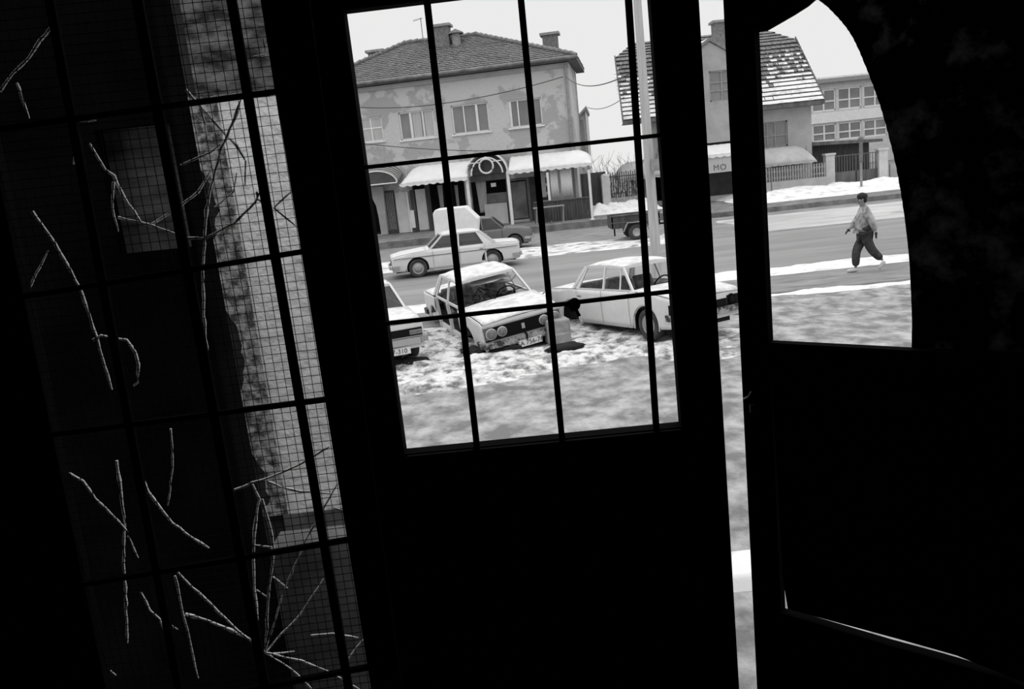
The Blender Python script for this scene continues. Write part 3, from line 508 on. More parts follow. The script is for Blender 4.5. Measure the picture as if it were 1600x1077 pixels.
# ------------------------------------------------------------------ cars
def lerp1(pts, x):
    if x <= pts[0][0]: return pts[0][1]
    for (a, b), (c, d) in zip(pts, pts[1:]):
        if x <= c: return b+(d-b)*(x-a)/(c-a)
    return pts[-1][1]
def make_car(name, label, P, loc, rot, sc=.89):
    root = empty(name); root.scale = (sc, sc, sc); root.location = loc; root.rotation_euler = rot; tag(root, label, 'car')
    L, Wd, paint, top = P['L'], P['W'], K[P['paint']], K[P.get('top', P['paint'])]
    hx = L/2; sh = P['shoulder']; wx = P['wheels']; rw = P['rw']; Ra = rw+.07; sill = P.get('sill', .24)
    plan = lambda x: 1-.07*abs(x/hx)**3.2
    def half(x, z): zz = (z-.58)/.36; return Wd/2*plan(x)*(1-.035*zz*zz*(1 if zz > 0 else .8))
    def bot(x):
        b = sill+.04*max(0, (abs(x)-hx+.5)/.5)
        for w in wx:
            if abs(x-w) < Ra: b = max(b, rw+math.sqrt(max(0, Ra*Ra-(x-w)**2)))
        return b
    def side(mb, xa, xb, s, n=None):
        xs = [xa+(xb-xa)*i/max(2, int((xb-xa)/.045)) for i in range(max(2, int((xb-xa)/.045))+1)]; rows = []
        for x in xs:
            b, t = bot(x), lerp1(sh, x); rows.append([(x, s*half(x, b+(t-b)*k/8), b+(t-b)*k/8) for k in range(9)])
        mb.grid(rows)
    dA, dB, dC = P['doors']                                                # rear edge, centre, front edge
    body = MB()
    nod = P.get('no_doors', [])
    for s in (1, -1):
        side(body, -hx, dA, s); side(body, dC, hx, s)
        # sill under doors and jambs
        for x in (dA, dB, dC): body.box(x-.03, x+.03, s*(Wd/2-.06)-.03, s*(Wd/2-.06)+.03, sill, lerp1(sh, x)-.01)
        body.box(dA, dC, min(s*(Wd/2-.1), s*(Wd/2-.03)), max(s*(Wd/2-.1), s*(Wd/2-.03)), sill-.03, sill+.09)
        # wheel arch lips
        for w in wx: body.tube([(w+Ra*math.cos(a), s*(half(w, .5)-.01), rw+Ra*math.sin(a)) for a in [PI*i/16 for i in range(-1, 18)]], .014, 6)
    def deck(mb, xa, xb, y=1.0, crown=.03, dz=0):
        n = 10; mb.grid([[(x, (2*j/12-1)*half(x, lerp1(sh, x))*y, lerp1(sh, x)+dz+crown*(1-(2*j/12-1)**2)) for j in range(13)] for x in [xa+(xb-xa)*i/n for i in range(n+1)]])
    cow, rb = P['cowl'], P['rear_base']
    def face(mb, x, sgn):
        t = lerp1(sh, x); mb.grid([[(x+sgn*.02*(1-(2*j/12-1)**2), (2*j/12-1)*half(x, z), z+(.03*(1-(2*j/12-1)**2) if z == t else 0)) for j in range(13)] for z in (sill+.08, sill+.3, (sill+t)/2+.1, t)], False)
    face(body, hx, 1); face(body, -hx, -1)
    deck(body, cow-.02, cow+.12); 
    bo = body.build('body', paint, root, solid=.015)
    h = MB(); deck(h, cow+.1, hx, .985, .035, .004); h.build('hood', top, root, solid=.015)
    if rb > -hx+.2: h = MB(); deck(h, -hx, rb+.05, .985, .03, .004); h.build('trunk_lid', top, root, solid=.015)
    for s in (1, -1):
        if s in nod: continue
        for a, b in ((dA, dB), (dB, dC)):
            m = MB(); side(m, a+.012, b-.012, s); d = m.build('door', paint, root, solid=.02)
            zz = lerp1(sh, a)-.14; MB().box(a+.07, a+.2, min(s*half(a, zz), s*(half(a, zz)+.035)), max(s*half(a, zz), s*(half(a, zz)+.035)), zz, zz+.03).build('door_handle', K['chrome'], d)
    MB().box(-hx+.12, hx-.12, -Wd/2+.24, Wd/2-.24, sill-.03, .5).box(dA-.1, cow-.1, -Wd/2+.12, Wd/2-.12, sill, .34).build('underbody', K['under'], root)
    # greenhouse
    zr, (xf, xb) = P['roof_z'], P['roof']; yb_, yr = Wd/2-.09, Wd/2-.23; belt = lambda x: lerp1(sh, x)
    rows = []; n = 12
    for i in range(n+1):
        t = i/n; x = xb+(xf-xb)*t; rows.append([(x, (2*j/14-1)*(yr+.02), zr-.055*abs(2*j/14-1)**4-.05*(2*t-1)**4+P.get('sag', 0)*math.exp(-((2*j/14-1-.3)**2+(t-.6)**2)*6)) for j in range(15)])
    MB().grid(rows).build('roof', top, root, solid=.03)
    pil = MB(); pw = P.get('pillar', .06)
    win = {}
    for s in (1, -1):
        base = {'A': (cow, s*yb_, belt(cow)), 'B': (dB, s*(yb_+.02), belt(dB)), 'C': (rb, s*yb_, belt(rb)), 'D': (dA+.0, s*(yb_+.01), belt(dA))}
        topp = {'A': (xf, s*yr, zr-.07), 'B': (dB-.04, s*(yr+.015), zr-.05), 'C': (xb, s*yr, zr-.07), 'D': (max(xb+.08, dA+P.get('dtop', .28)), s*(yr+.01), zr-.06)}
        for k, w in (('A', pw), ('B', pw*.9), ('C', pw*1.25), ('D', pw*.7)): pil.beam(base[k], topp[k], w, w*.7, (0, 1, 0))
        for k1, k2 in (('A', 'B'), ('B', 'D'), ('D', 'C')): pil.beam(topp[k1], topp[k2], .04, .05)
        pil.beam(base['A'], base['D'], .03, .05)
        # body coloured quarter panel between D and C
        if P.get('quarter', True): pil.prism([base['D'], base['C'], topp['C'], topp['D']], (0, -s*.02, 0))
        win[s] = (base, topp)
        if P.get('vent', False):
            q0 = Vector(base['A'])+Vector((-.42, 0, 0)); q1 = Vector(topp['A']).lerp(Vector(topp['B']), .12); pil.beam((q0.x, q0.y, belt(q0.x)), q1, .022, .022, (0, 1, 0))
    pil.beam(win[1][1]['A'], win[-1][1]['A'], .05, .05).beam(win[1][1]['C'], win[-1][1]['C'], .05, .05).beam(win[1][0]['C'], win[-1][0]['C'], .05, .05)
    pil.build('window_frames', paint, root)
    if P.get('glass'):
        for s in (1, -1):
            b, t = win[s]
            MB().prism([b['D'], b['B'], t['B'], t['D']], (0, -s*.01, 0)).build('side_window', K['cglass'], root); MB().prism([b['B'], b['A'], t['A'], t['B']], (0, -s*.01, 0)).build('side_window', K['cglass'], root)
        for k, nm in (('A', 'windshield'), ('C', 'rear_window')): MB().prism([win[1][0][k], win[-1][0][k], win[-1][1][k], win[1][1][k]], (-.01, 0, 0)).build(nm, K['cglass'], root)
    # inside
    for s in (1, -1):
        m = MB(); m.box(-.15, .35, s*.36-.24, s*.36+.24, .34, .56).prism([(-.15, s*.36-.22, .5), (-.02, s*.36-.22, .52), (-.22, s*.36-.22, 1.06), (-.32, s*.36-.22, 1.04)], (0, .44, 0)).build('seat', K['seat'], root, bevel=.03)
    m = MB(); m.box(rb+.15, rb+.65, -.58, .58, .34, .56).prism([(rb+.1, -.58, .5), (rb+.25, -.58, .5), (rb+.1, -.58, .98), (rb-.02, -.58, .98)], (0, 1.16, 0)).build('rear_bench', K['seat'], root, bevel=.03)
    m = MB(); m.box(cow-.35, cow-.02, -Wd/2+.14, Wd/2-.14, .58, belt(cow)-.04).build('dashboard', K['junk' if P.get('wreck') else 'dark'], root, bevel=.03)
    sc_ = Vector((cow-.48, .36, belt(cow)-.02)); ax = Vector((-.85, 0, .5)).normalized(); a = ax.cross(Vector((0, 1, 0))).normalized()
    m = MB(); m.tube([sc_+(Vector((0, 1, 0))*math.cos(2*PI*i/20)+a*math.sin(2*PI*i/20))*.19 for i in range(21)], .015, 6, cap=False).tube([sc_+Vector((0, -.19, 0)), sc_+Vector((0, .19, 0))], .012, 5).tube([sc_, sc_+Vector((.3, 0, -.2))], .02, 6).build('steering_wheel', K['dark'], root)
    # wheels
    for i, w in enumerate(wx):
        for s in (1, -1):
            if (i, s) in P.get('missing', []): continue
            y = s*(Wd/2-.13); wh = MB(); wh.lathe([(rw*.6, .0), (rw*.62, .075), (rw*.9, .085), (rw, .06), (rw, -.06), (rw*.9, -.085), (rw*.6, -.08)], (w, y, rw), (0, s, 0), 30)
            wo = wh.build('wheel', K['tyre'], root)
            hb = MB(); hb.lathe([(rw*.63, .07), (rw*.55, .055), (rw*.42, .06), (rw*.40, .085), (rw*.25, .1), (0.001, .105)], (w, y, rw), (0, s, 0), 24).lathe([(.0, -.06), (rw*.6, -.06)], (w, y, rw), (0, s, 0), 24).build('hubcap', K[P.get('hub', 'hub')], wo)
    # bumpers
    for sg in (1, -1):
        bx = sg*(hx+.05); m = MB(); zb = P.get('bz', .47); pts = [(sg*(hx-.25), -Wd/2-.0, zb), (sg*(hx-.02), -Wd/2-.0, zb), (bx+sg*.03, -Wd/2+.15, zb), (bx+sg*.06, 0, zb), (bx+sg*.03, Wd/2-.15, zb), (sg*(hx-.02), Wd/2, zb), (sg*(hx-.25), Wd/2, zb)]
        for p, q in zip(pts, pts[1:]): m.beam(p, q, .045, .11)
        m.build('bumper', K[P.get('bumper', 'chrome')], root)
    # front
    fx = hx+.025; zt = lerp1(sh, hx)-.05
    if P.get('front') == 'quad':
        g = MB().box(fx-.04, fx+.01, -Wd/2+.07, Wd/2-.07, .50, zt).build('grille', K['dark'], root)
        MB().box(fx+.01, fx+.03, -.03, .03, .58, .68).build('badge', K['chrome'], g)
        m = MB(); 
        for k in range(6): z = .55+k*.028; m.box(fx+.008, fx+.016, -.28, .28, z, z+.007)
        m.build('grille_bars', K['dark'], g)
        for s in (1, -1):
            for y, r in ((.62, .095), (.41, .084)):
                if (s, y) in P.get('nolamp', []): continue
                hl_ = MB().lathe([(r, .0), (r, .03), (r*.8, .05), (.001, .06)], (fx, s*y, .63), (1, 0, 0), 20).build('headlight', K['lamp'], root); MB().lathe([(r+.012, .0), (r+.012, .035), (r-.005, .035)], (fx, s*y, .63), (1, 0, 0), 20).build('lamp_rim', K['chrome'], hl_)
            MB().box(fx-.1, fx+.02, s*(Wd/2-.12)-.05, s*(Wd/2-.12)+.05, .53, zt-.01).build('indicator', K['midwood'], root)
        MB().box(fx-.02, fx+.035, -Wd/2+.06, Wd/2-.06, zt, zt+.02).build('grille_trim', K['stone'], root)
    elif P.get('front') == 'rect':
        MB().box(fx-.04, fx+.01, -Wd/2+.09, Wd/2-.09, .54, zt-.02).build('grille', K['dark'], root)
        for s in (1, -1): MB().box(fx, fx+.03, s*.6-.12, s*.6+.12, .57, zt-.05).build('headlight', K['lamp'], root, bevel=.015)
        MB().box(fx, fx+.025, -Wd/2+.08, Wd/2-.08, .535, .55).box(fx, fx+.02, -.35, .1, .62, .635).build('grille_trim', K['chrome'], root)
    elif P.get('front') == 'hollow':
        for s in (1, -1):
            MB().box(fx-.2, fx+.01, s*.6-.2, s*.6+.2, .42, zt+.01).blob((fx, s*.5, .62), (.06, .09, .1), 6, .4).build('headlight_socket', K['dark'], root, bevel=.03)
        g = MB().box(fx-.04, fx+.008, -.38, .38, .5, zt-.03).build('grille', K['dark'], root)
    else:
        MB().box(fx-.03, fx+.02, -.25, .25, .5, zt).build('grille', K['chrome'], root)
        for s in (1, -1): MB().box(fx-.08, fx+.01, s*.62-.12, s*.62+.12, .5, zt).build('headlight', K['lamp'], root, bevel=.02)
    for s in (1, -1): MB().box(-hx-.03, -hx+.1, s*(Wd/2-.2)-.12, s*(Wd/2-.2)+.12, .56, .72).build('tail_light', K['brick'], root)
    MB().tube([(-hx+.1, -Wd/2-.0, .0), (-hx+.1, -Wd/2, .0)], .001, 3) 
    if P.get('plate'):
        y0, y1, z0, z1 = P.get('plate_at', (-.26, .26, .26, .38)); ch = .03
        pl = MB().prism([(hx+.13, y0, z0), (hx+.13, y1, z0), (hx+.13, y1, z1), (hx+.13, y0, z1)], (.01, 0, 0)).build('number_plate', K['plate'], root)
        text(P['plate'], (z1-z0)*1.0, (hx+.143, (y0+y1)/2, (z0+z1)/2), (PI/2, 0, PI/2), 'ink', pl, 'plate_digits', .001)
        MB().beam((hx+.02, 0, .42), (hx+.13, 0, .36), .3, .02, (0, 1, 0)).build('plate_bracket', K['dark'], root)
    return root, win
sedan = [(-2.12, .80), (-2.05, .86), (-1.25, .89), (.8, .90), (.95, .90), (1.6, .86), (2.0, .80), (2.1, .74)]
def car(**k):
    d = dict(L=4.2, W=1.62, paint='wcar', top='wcarS', shoulder=sedan, wheels=(-1.25, 1.25), rw=.3, doors=(-1.0, -.1, .8), cowl=.85, rear_base=-1.2, roof_z=1.4, roof=(.42, -.85)); d.update(k); return d
# wreck with four round headlights, tilted, front near left corner on the ground
def heading(v): return math.atan2(v[1], v[0])
hd = Vector((.32, -.947, 0)).normalized(); fr = Vector((.17, 13.55, 0)); c2 = fr-hd*1.87
w2car, w2win = make_car('wrecked_sedan', 'white wrecked saloon with four round headlights, no windscreen or side doors, propped on a block', car(front='quad', wreck=True, bz=.43, shoulder=[(-2.12, .80), (-2.05, .86), (-1.25, .89), (.8, .90), (.95, .90), (1.6, .88), (2.0, .84), (2.1, .80)], no_doors=[-1, 1], no=1, bumper='rust', plate='SA 756-76', plate_at=(-.18, .28, .27, .39), missing=[(1, -1), (0, -1)], pillar=.055, sag=-.06), (c2.x+.06, c2.y, -.14), (math.radians(6.), math.radians(2.), heading(hd)), .93)
# rubbish in its cabin
m = MB(); rnd = random.Random(3)
for k in range(16): m.blob((rnd.uniform(-.9, .9), rnd.uniform(-.5, .5), rnd.uniform(.5, .8)), (rnd.uniform(.1, .3), rnd.uniform(.1, .25), rnd.uniform(.06, .16)), 6, .8, k)
m.build('cabin_debris', K['junk'], w2car); m = MB()
for k in range(12): p = Vector((rnd.uniform(.2, .9), rnd.uniform(-.6, .6), rnd.uniform(.75, 1.0))); m.tube([p, p+Vector((rnd.uniform(-.3, .3), rnd.uniform(-.3, .3), rnd.uniform(-.1, .2))), p+Vector((rnd.uniform(-.5, .5), rnd.uniform(-.5, .5), rnd.uniform(-.2, .1)))], .012, 5)
m.build('loose_wiring', K['junk'], w2car)
MB().tube([(-.9, -.5, 1.28), (.0, .0, 1.16), (.4, .5, 1.12), (.5, .62, 1.25)], .03, 6).blob((.15, .15, 1.19), (.3, .4, .03), 8, .4, 2).build('sagging_headliner', K['curtain'], w2car)
for s in (-1,):
    MB().prism([(.82, -.79, .3), (1.0, -.79, .3), (1.0, -.79, .9), (.82, -.79, .9)], (0, .03, 0)).build('jamb_panel', K['wcar'], w2car)
bl = gnd(862, 556, 0); bl = Vector((fr.x+.62, 13.55, 0)); tag(MB().box(-.2, .2, -.16, .16, 0, .42).box(-.17, .17, -.2, .14, .0, .2).build('concrete_block', K['stone'], bevel=.03), 'pale stone block under the raised front corner of the propped wreck', 'block')
bpy.data.objects['concrete_block'].location = (bl.x, bl.y, -.02); bpy.data.objects['concrete_block'].rotation_euler = (0, 0, .2)
for nm, lab, x0, x1, y0, y1, sd in (('shadow_litter', 'black litter and painted-in shadow on the ground under the nose of the propped wreck', -.75, .75, 13.25, 13.9, 4), ('shadow_litter', 'black blobs painting in the shadow under the front of the cut-off car by the left window frame', -2.2, -1.5, 12.95, 13.15, 6)):
    m = MB(); rr_ = random.Random(sd)  # black blobs, part debris, paint in the shadow under both car fronts
    for k in range(26): m.blob((rr_.uniform(x0, x1), rr_.uniform(y0, y1)+.12*x0*0, .03), (rr_.uniform(.08, .22), rr_.uniform(.05, .12), rr_.uniform(.03, .07)), 6, .7, k+sd)
    tag(m.build(nm, K['under']), lab, 'litter', kind='stuff')
g = gnd(893, 547, 0); o = MB().blob((0, 0, .05), (.32, .14, .07), 8, .5, 5).build('scrap_piece', K['under']); o.location = (g.x-.08, g.y, 0); tag(o, 'flat dark scrap lying in the snow right of the stone block', 'scrap')
# near-left wreck with rectangular headlight
hd1 = Vector((.34, -.94, 0)).normalized(); fc = Vector((-1.36, 13.0, 0)); lat = Vector((-hd1.y, hd1.x, 0)); fr1 = fc-lat*.72; c1 = fr1-hd1*1.78
make_car('parked_hatchback', 'white car with rectangular headlights, cut off by the left window frame', car(L=4.0, front='rect', glass=True, plate='07-310', plate_at=(-.02, .44, .26, .38), shoulder=[(-2, .8), (-1.6, .9), (.7, .9), (.8, .9), (1.6, .86), (1.9, .8), (2, .76)], rear_base=-1.3, doors=(-.95, -.05, .8), wheels=(-1.2, 1.22), roof=(.4, -1.0)), (c1.x, c1.y, .0), (0, 0, heading(hd1)))
# right wreck
hd3 = Vector((.47, -.883, 0)).normalized(); lat = Vector((-hd3.y, hd3.x, 0)); wf = Vector((2.24, 12.8, 0)); c3 = wf-hd3*1.1+lat*.64
w3car, w3win = make_car('derelict_sedan', 'white derelict saloon with empty headlight sockets and broken windows beside the street pole', car(front='hollow', wreck=True, vent=True, bumper='rust', missing=[(0, -1)], quarter=True, pillar=.05, sag=0, dtop=.2), (c3.x, c3.y, -.03), (0, math.radians(-2.5), heading(hd3)), .87)
m = MB(); 
for k in range(10): m.blob((rnd.uniform(-.9, .9), rnd.uniform(-.5, .5), rnd.uniform(.5, .7)), (rnd.uniform(.1, .3), rnd.uniform(.1, .25), rnd.uniform(.06, .16)), 6, .8, k+30)
m.build('cabin_debris', K['junk'], w3car)
g = gnd(912, 500, 0); o = MB().blob((0, 0, .14), (.22, .2, .18), 8, .5, 3).blob((-.2, .05, .35), (.1, .1, .25), 7, .6, 4).build('axle_stub', K['under'], None); o.location = g; tag(o, 'dark axle scrap standing where the rear wheel of the right wreck is gone', 'scrap')
for i, (px, py, r, v) in enumerate(((925, 508, .14, 'clean'), (884, 489, .2, 'grey'), (900, 480, .22, 'dirty'))):
    g = gnd(px, py, 0); o = MB().blob((0, 0, r*.4), (r*1.2, r, r*.8), 8, .5, i+9).build('snow_lump', K['snowg'], None); o.location = g
    tag(o, ('small lump of '+v+' snow beside the missing rear wheel of the right wreck', 'lump of '+v+' snow by the headlight side of the propped wreck', 'large lump of '+v+' snow behind the right wreck')[i], 'snow lump', 'snow lumps between the wrecks')
# taxi on the road
taxi = [(-2.34, .80), (-2.28, .86), (-1.5, .90), (.75, .92), (.95, .92), (1.9, .84), (2.28, .76), (2.34, .68)]
mc = Vector((-1.52, 25.75, 0)); m4, _ = make_car('white_saloon_taxi', 'clean white saloon driving left on the road, dark windows and round hubcaps', car(L=4.55, W=1.74, top='wcar', shoulder=taxi, wheels=(-1.28, 1.38), rw=.33, doors=(-1.05, -.12, .82), cowl=.92, rear_base=-1.45, roof_z=1.43, roof=(.42, -.95), glass=True, dtop=.25, bz=.42), (mc.x, mc.y, -.01), (0, 0, PI+math.radians(8)), .87)
MB().box(-.1, .1, .42, .62, 1.41, 1.52).build('roof_light', K['brick'], m4)
for s in (1, -1): MB().box(-2.2, 2.2, s*.872-.008, s*.872+.008, .71, .73).build('side_trim', K['midwood'], m4)
# dark hatchback behind it
dk = Vector((-.62, 31.2, 0)); make_car('dark_hatchback', 'dark grey car parked facing right beside the white box trailer', car(L=3.75, W=1.6, paint='gcar', top='gcar', shoulder=[(-1.87, .85), (-1.6, .9), (.7, .92), (.8, .92), (1.6, .84), (1.85, .76)], wheels=(-1.15, 1.2), rw=.31, doors=(-.95, -.1, .7), cowl=.78, rear_base=-1.5, roof_z=1.45, roof=(.3, -1.3), glass=True), (dk.x+.1, dk.y, -.01), (0, 0, math.radians(-3)))
# white box trailer in front of it
bx0, bx1 = at(680, 340, 29.2).x, at(745, 340, 29.2).x; zt = at(710, 324, 29.2).z; wb = bx1-bx0
t = empty('box_trailer', ((bx0+bx1)/2, 29.2, 0), math.radians(-3)); tag(t, 'plain white box-shaped trailer with chamfered corner just behind the taxi roof', 'trailer')
pr = [(-wb/2, .42), (wb/2-.08, .42), (wb/2+.08, zt-.45), (wb/2-.32, zt), (-wb/2+.1, zt), (-wb/2, zt-.12)]
MB().prism([(x, -.6, z) for x, z in pr], (0, 1.2, 0)).build('box', K['white'], t, bevel=.03)
for s in (-.5, .5): MB().lathe([(.14, .07), (.26, .06), (.28, 0), (.26, -.06), (.14, -.07)], (0, s*1.2, .27), (0, 1, 0), 20).build('wheel', K['tyre'], t)
MB().beam((-wb/2, 0, .42), (-wb/2-.7, 0, .4), .06, .06).beam((-wb/2-.65, 0, .4), (-wb/2-.65, 0, .03), .04, .04).box(-wb/2+.1, wb/2-.1, -.5, .5, .3, .42).build('drawbar', K['dark'], t)
# open utility trailer
a0, b0 = at(955, 350, 29.4).x, at(1030, 345, 29.4).x; wl = b0-a0; t = empty('utility_trailer', ((a0+b0)/2, 29.8, 0)); tag(t, 'dark open utility trailer standing in roadside snow behind the street pole', 'trailer')
MB().box(-wl/2, wl/2, -.55, -.51, .5, .92).box(-wl/2, wl/2, .51, .55, .5, .92).box(-wl/2, -wl/2+.04, -.55, .55, .5, .92).box(wl/2-.04, wl/2, -.55, .55, .5, .92).box(-wl/2, wl/2, -.55, .55, .46, .5).build('box', K['darkwood'], t)
MB().box(-wl/2-.03, wl/2+.03, -.59, -.53, .9, .95).box(-wl/2-.03, wl/2+.03, -.57, -.55, .66, .69).build('rail', K['midwood'], t); wxo = -.02
for s in (-1, 1): 
    w_ = MB().lathe([(.15, .07), (.26, .07), (.29, .04), (.29, -.04), (.26, -.07), (.15, -.07)], (wxo, s*.66, .29), (0, s, 0), 22).build('wheel', K['tyre'], t); MB().lathe([(.17, .05), (.1, .06), (.09, .03), (.001, .04)], (wxo, s*.66, .29), (0, s, 0), 18).build('rim', K['hub'], w_)
    MB().grid([[(wxo+x, y, z) for x, z in ((-.46, .34), (-.3, .64), (.3, .64), (.46, .34))] for y in (s*.56, s*.78)], False).build('mudguard', K['stone'], t, solid=.02)
MB().beam((wl/2, 0, .46), (wl/2+1.2, 0, .42), .06, .06).beam((-wl/2+.1, -.4, .46), (-wl/2+.1, -.4, .2), .05, .05).beam((wl/2+1.1, 0, .42), (wl/2+1.1, 0, .0), .05, .05).build('drawbar', K['dark'], t)

# ------------------------------------------------------------------ utility pole, wires
pb = at(1020, 380, 17.2); ptop = at(989, -60, 17.2); up_ = empty('utility_pole', (pb.x, 17.2, 0)); tag(up_, 'tall pale weathered utility pole standing behind the right wreck', 'pole')
MB().tube([(.06, 0, -.1), (.03, 0, 3.2), (0, 0, 7.2)], [.112, .098, .07], 14).build('shaft', K['pole'], up_)
q = at(1022, 258, 17.0)-Vector((pb.x, 17.2, 0)); MB().box(q.x-.05, q.x+.12, -.32, -.12, q.z-.12, q.z+.12).build('junction_box', K['stone'], up_); MB().beam((q.x+.04, -.2, q.z+.1), (q.x+.12, -.2, q.z+.35), .05, .04).build('bracket', K['brick'], up_)
def cable(name, pts, sag, r, label):
    P_ = []; 
    for a, b in zip(pts, pts[1:]):
        a, b = Vector(a), Vector(b); P_ += [a.lerp(b, i/16)-Vector((0, 0, sag*4*(i/16)*(1-i/16))) for i in range(17)]
    tag(MB().tube(P_, r, 5).build(name, K['wire']), label, 'cable')
cable('overhead_cable', [PA_.hit(884, 120, .1), (at(990, 112, 17.2))], .35, .015, 'thin cable from the upper right corner of the plaster house to the pole')
cable('overhead_cable', [PA_.hit(548, 167, .3), PA_.hit(690, 162, .3), PA_.hit(880, 120, .3)], .12, .02, 'thin cable draped across the upper facade above its windows')
cable('overhead_cable', [PA_.hit(548, 222, .3), PA_.hit(760, 236, .3), PA_.hit(893, 222, .3)], .1, .018, 'thin cable sagging across the facade below its windows')
cable('overhead_cable', [at(918, 168, 57.9), at(975, 152, 45)], .3, .02, 'thin cable between the distant block and the tiled house')

# ------------------------------------------------------------------ pedestrian
PY = 17.38
def J(px, py, dy=0): return at(px, py, PY+dy)
def skinobj(name, pts, edges, m, par, sub=1, root=0):
    me = bpy.data.meshes.new(name); me.from_pydata([tuple(p[0]) for p in pts], edges, []); me.update()
    o = bpy.data.objects.new(name, me); C.objects.link(o); o.parent = par
    md = o.modifiers.new('skin', 'SKIN'); md.use_smooth_shade = True
    for i, p in enumerate(pts):
        r = p[1]; d = me.skin_vertices[0].data[i]; d.radius = (r, r) if not isinstance(r, tuple) else r; d.use_root = (i == root)
    s = o.modifiers.new('sub', 'SUBSURF'); s.levels = sub; s.render_levels = sub
    me.materials.append(K[m]); return o
z0 = J(1350, 368).z
pelv, waist, chest, neck0 = J(1350.5, 367), J(1351, 352), J(1351, 336), J(1348.5, 324)
head = J(1345.5, 312.5); shF, shB = J(1352, 329, -.19), J(1350, 329, .17)
elF, haF, elB, haB = J(1362, 345, -.27), J(1368.5, 362, -.25), J(1338, 345, .2), J(1328, 358, .18)
hipF, hipB = J(1352, 369, -.09), J(1350, 369, .09)
knR, anR, toR = J(1362, 391, -.09), J(1379.5, 407, -.09), J(1375, 417, -.09)      # trailing leg
knL, anL = J(1337.5, 392, .07), J(1337, 419, .07)
anR.z = max(anR.z, .14); 
person = empty('person', (pelv.x, PY, 0)); tag(person, 'dark-haired person in pale jacket and dark trousers striding left along the sidewalk', 'person')
off = Vector((pelv.x, PY, 0))
def Q(*a): return [(Vector(p)-off, r) for p, r in a]
body = Q((pelv, .09), (waist, .085), (chest, .1), (neck0, .065), (neck0.lerp(head, .45), .062), (head-Vector((0, 0, .02)), .082), (head+Vector((0, 0, .05)), .08),
         (shF, .045), (elF, .036), (haF, .026), (shB, .045), (elB, .036), (haB, .026), (hipF, .075), (knR, .05), (anR, .035), (hipB, .075), (knL, .05), (anL, .035))
bo = skinobj('body', body, [(0, 1), (1, 2), (2, 3), (3, 4), (4, 5), (5, 6), (2, 7), (7, 8), (8, 9), (2, 10), (10, 11), (11, 12), (0, 13), (13, 14), (14, 15), (0, 16), (16, 17), (17, 18)], 'skin', person)
# face: nose, brow, ear ; hair
hl_ = head-off
MB().blob(hl_+Vector((-.095, 0, .0)), (.022, .014, .022), 6, 0).blob(hl_+Vector((.0, -.078, .0)), (.02, .01, .03), 6, 0).blob(hl_+Vector((.0, .078, .0)), (.02, .01, .03), 6, 0).blob(hl_+Vector((-.075, 0, -.06)), (.025, .03, .018), 6, 0).build('face_features', K['skin'], person)
MB().blob(hl_+Vector((-.083, -.033, .018)), (.005, .009, .005), 5, 0).blob(hl_+Vector((-.083, .033, .018)), (.005, .009, .005), 5, 0).build('eyes', K['hair'], person)
MB().blob(hl_+Vector((.022, 0, .068)), (.105, .098, .085), 10, .12, 3).blob(hl_+Vector((.06, 0, .0)), (.06, .085, .08), 8, .1, 5).build('hair', K['hair'], person)
jk = Q((waist, (.16, .18)), (chest+Vector((.01, 0, 0)), (.175, .19)), (neck0.lerp(head, .12), .085), (shF, .1), (elF, .08), (elF.lerp(haF, .95), .055), (shB, .1), (elB, .08), (elB.lerp(haB, .95), .05), (pelv.lerp(waist, .6), (.155, .17)))
skinobj('jacket', jk, [(9, 0), (0, 1), (1, 2), (1, 3), (3, 4), (4, 5), (1, 6), (6, 7), (7, 8)], 'jacket', person)
MB().blob((pelv.lerp(waist, .65)-off)+Vector((-.01, 0, .02)), (.17, .19, .1), 10, .1, 8).build('sweater_hem', K['sweater'], person)
tr = Q((pelv+Vector((0, 0, .03)), (.15, .15)), (hipF, .125), (knR, .105), (knR.lerp(anR, .9), .085), (hipB, .125), (knL, .105), (knL.lerp(anL, .94), .09))
skinobj('trousers', tr, [(0, 1), (1, 2), (2, 3), (0, 4), (4, 5), (5, 6)], 'trousers', person)
for an_, dx in ((anL, 0), (anR, 1)):
    a = an_-off; 
    if dx == 0: skinobj('shoe', [(Vector((a.x+.05, a.y, .05)), .05), (Vector((a.x-.07, a.y, .045)), .045), (Vector((a.x-.2, a.y, .035)), .035)], [(0, 1), (1, 2)], 'shoe', person)
    else: skinobj('shoe', [(a+Vector((.05, 0, -.02)), .045), (a+Vector((-.02, 0, -.08)), .045), (Vector((a.x-.09, a.y, .035)), .035)], [(0, 1), (1, 2)], 'shoe', person)
def hand(base, d, m):
    b = base-off; d = Vector(d).normalized(); sd = Vector((0, 1, 0)); pts = [(b, .034), (b+d*.07, .036)]; ed = [(0, 1)]
    for k in range(4):
        o_ = (k-1.5)*.018; L_ = (.062, .072, .068, .052)[k]; L_ *= .6; n0 = len(pts); q0 = b+d*.085+sd*o_; pts += [(q0, .009), (q0+d*L_*.5+Vector((0, 0, -.01)), .0085), (q0+d*L_+Vector((-.0, 0, -.028)), .007)]; ed += [(1, n0), (n0, n0+1), (n0+1, n0+2)]
    n0 = len(pts); pts += [(b+d*.03+sd*-.035+Vector((-.015, 0, 0)), .01), (b+d*.075+sd*-.05+Vector((-.02, 0, 0)), .009)]; ed += [(0, n0), (n0, n0+1)]
    skinobj('hand', pts, ed, m, person)
hand(haF, (.05, 0, -1), 'glove'); hand(haB, (-.8, 0, -.6), 'glove')

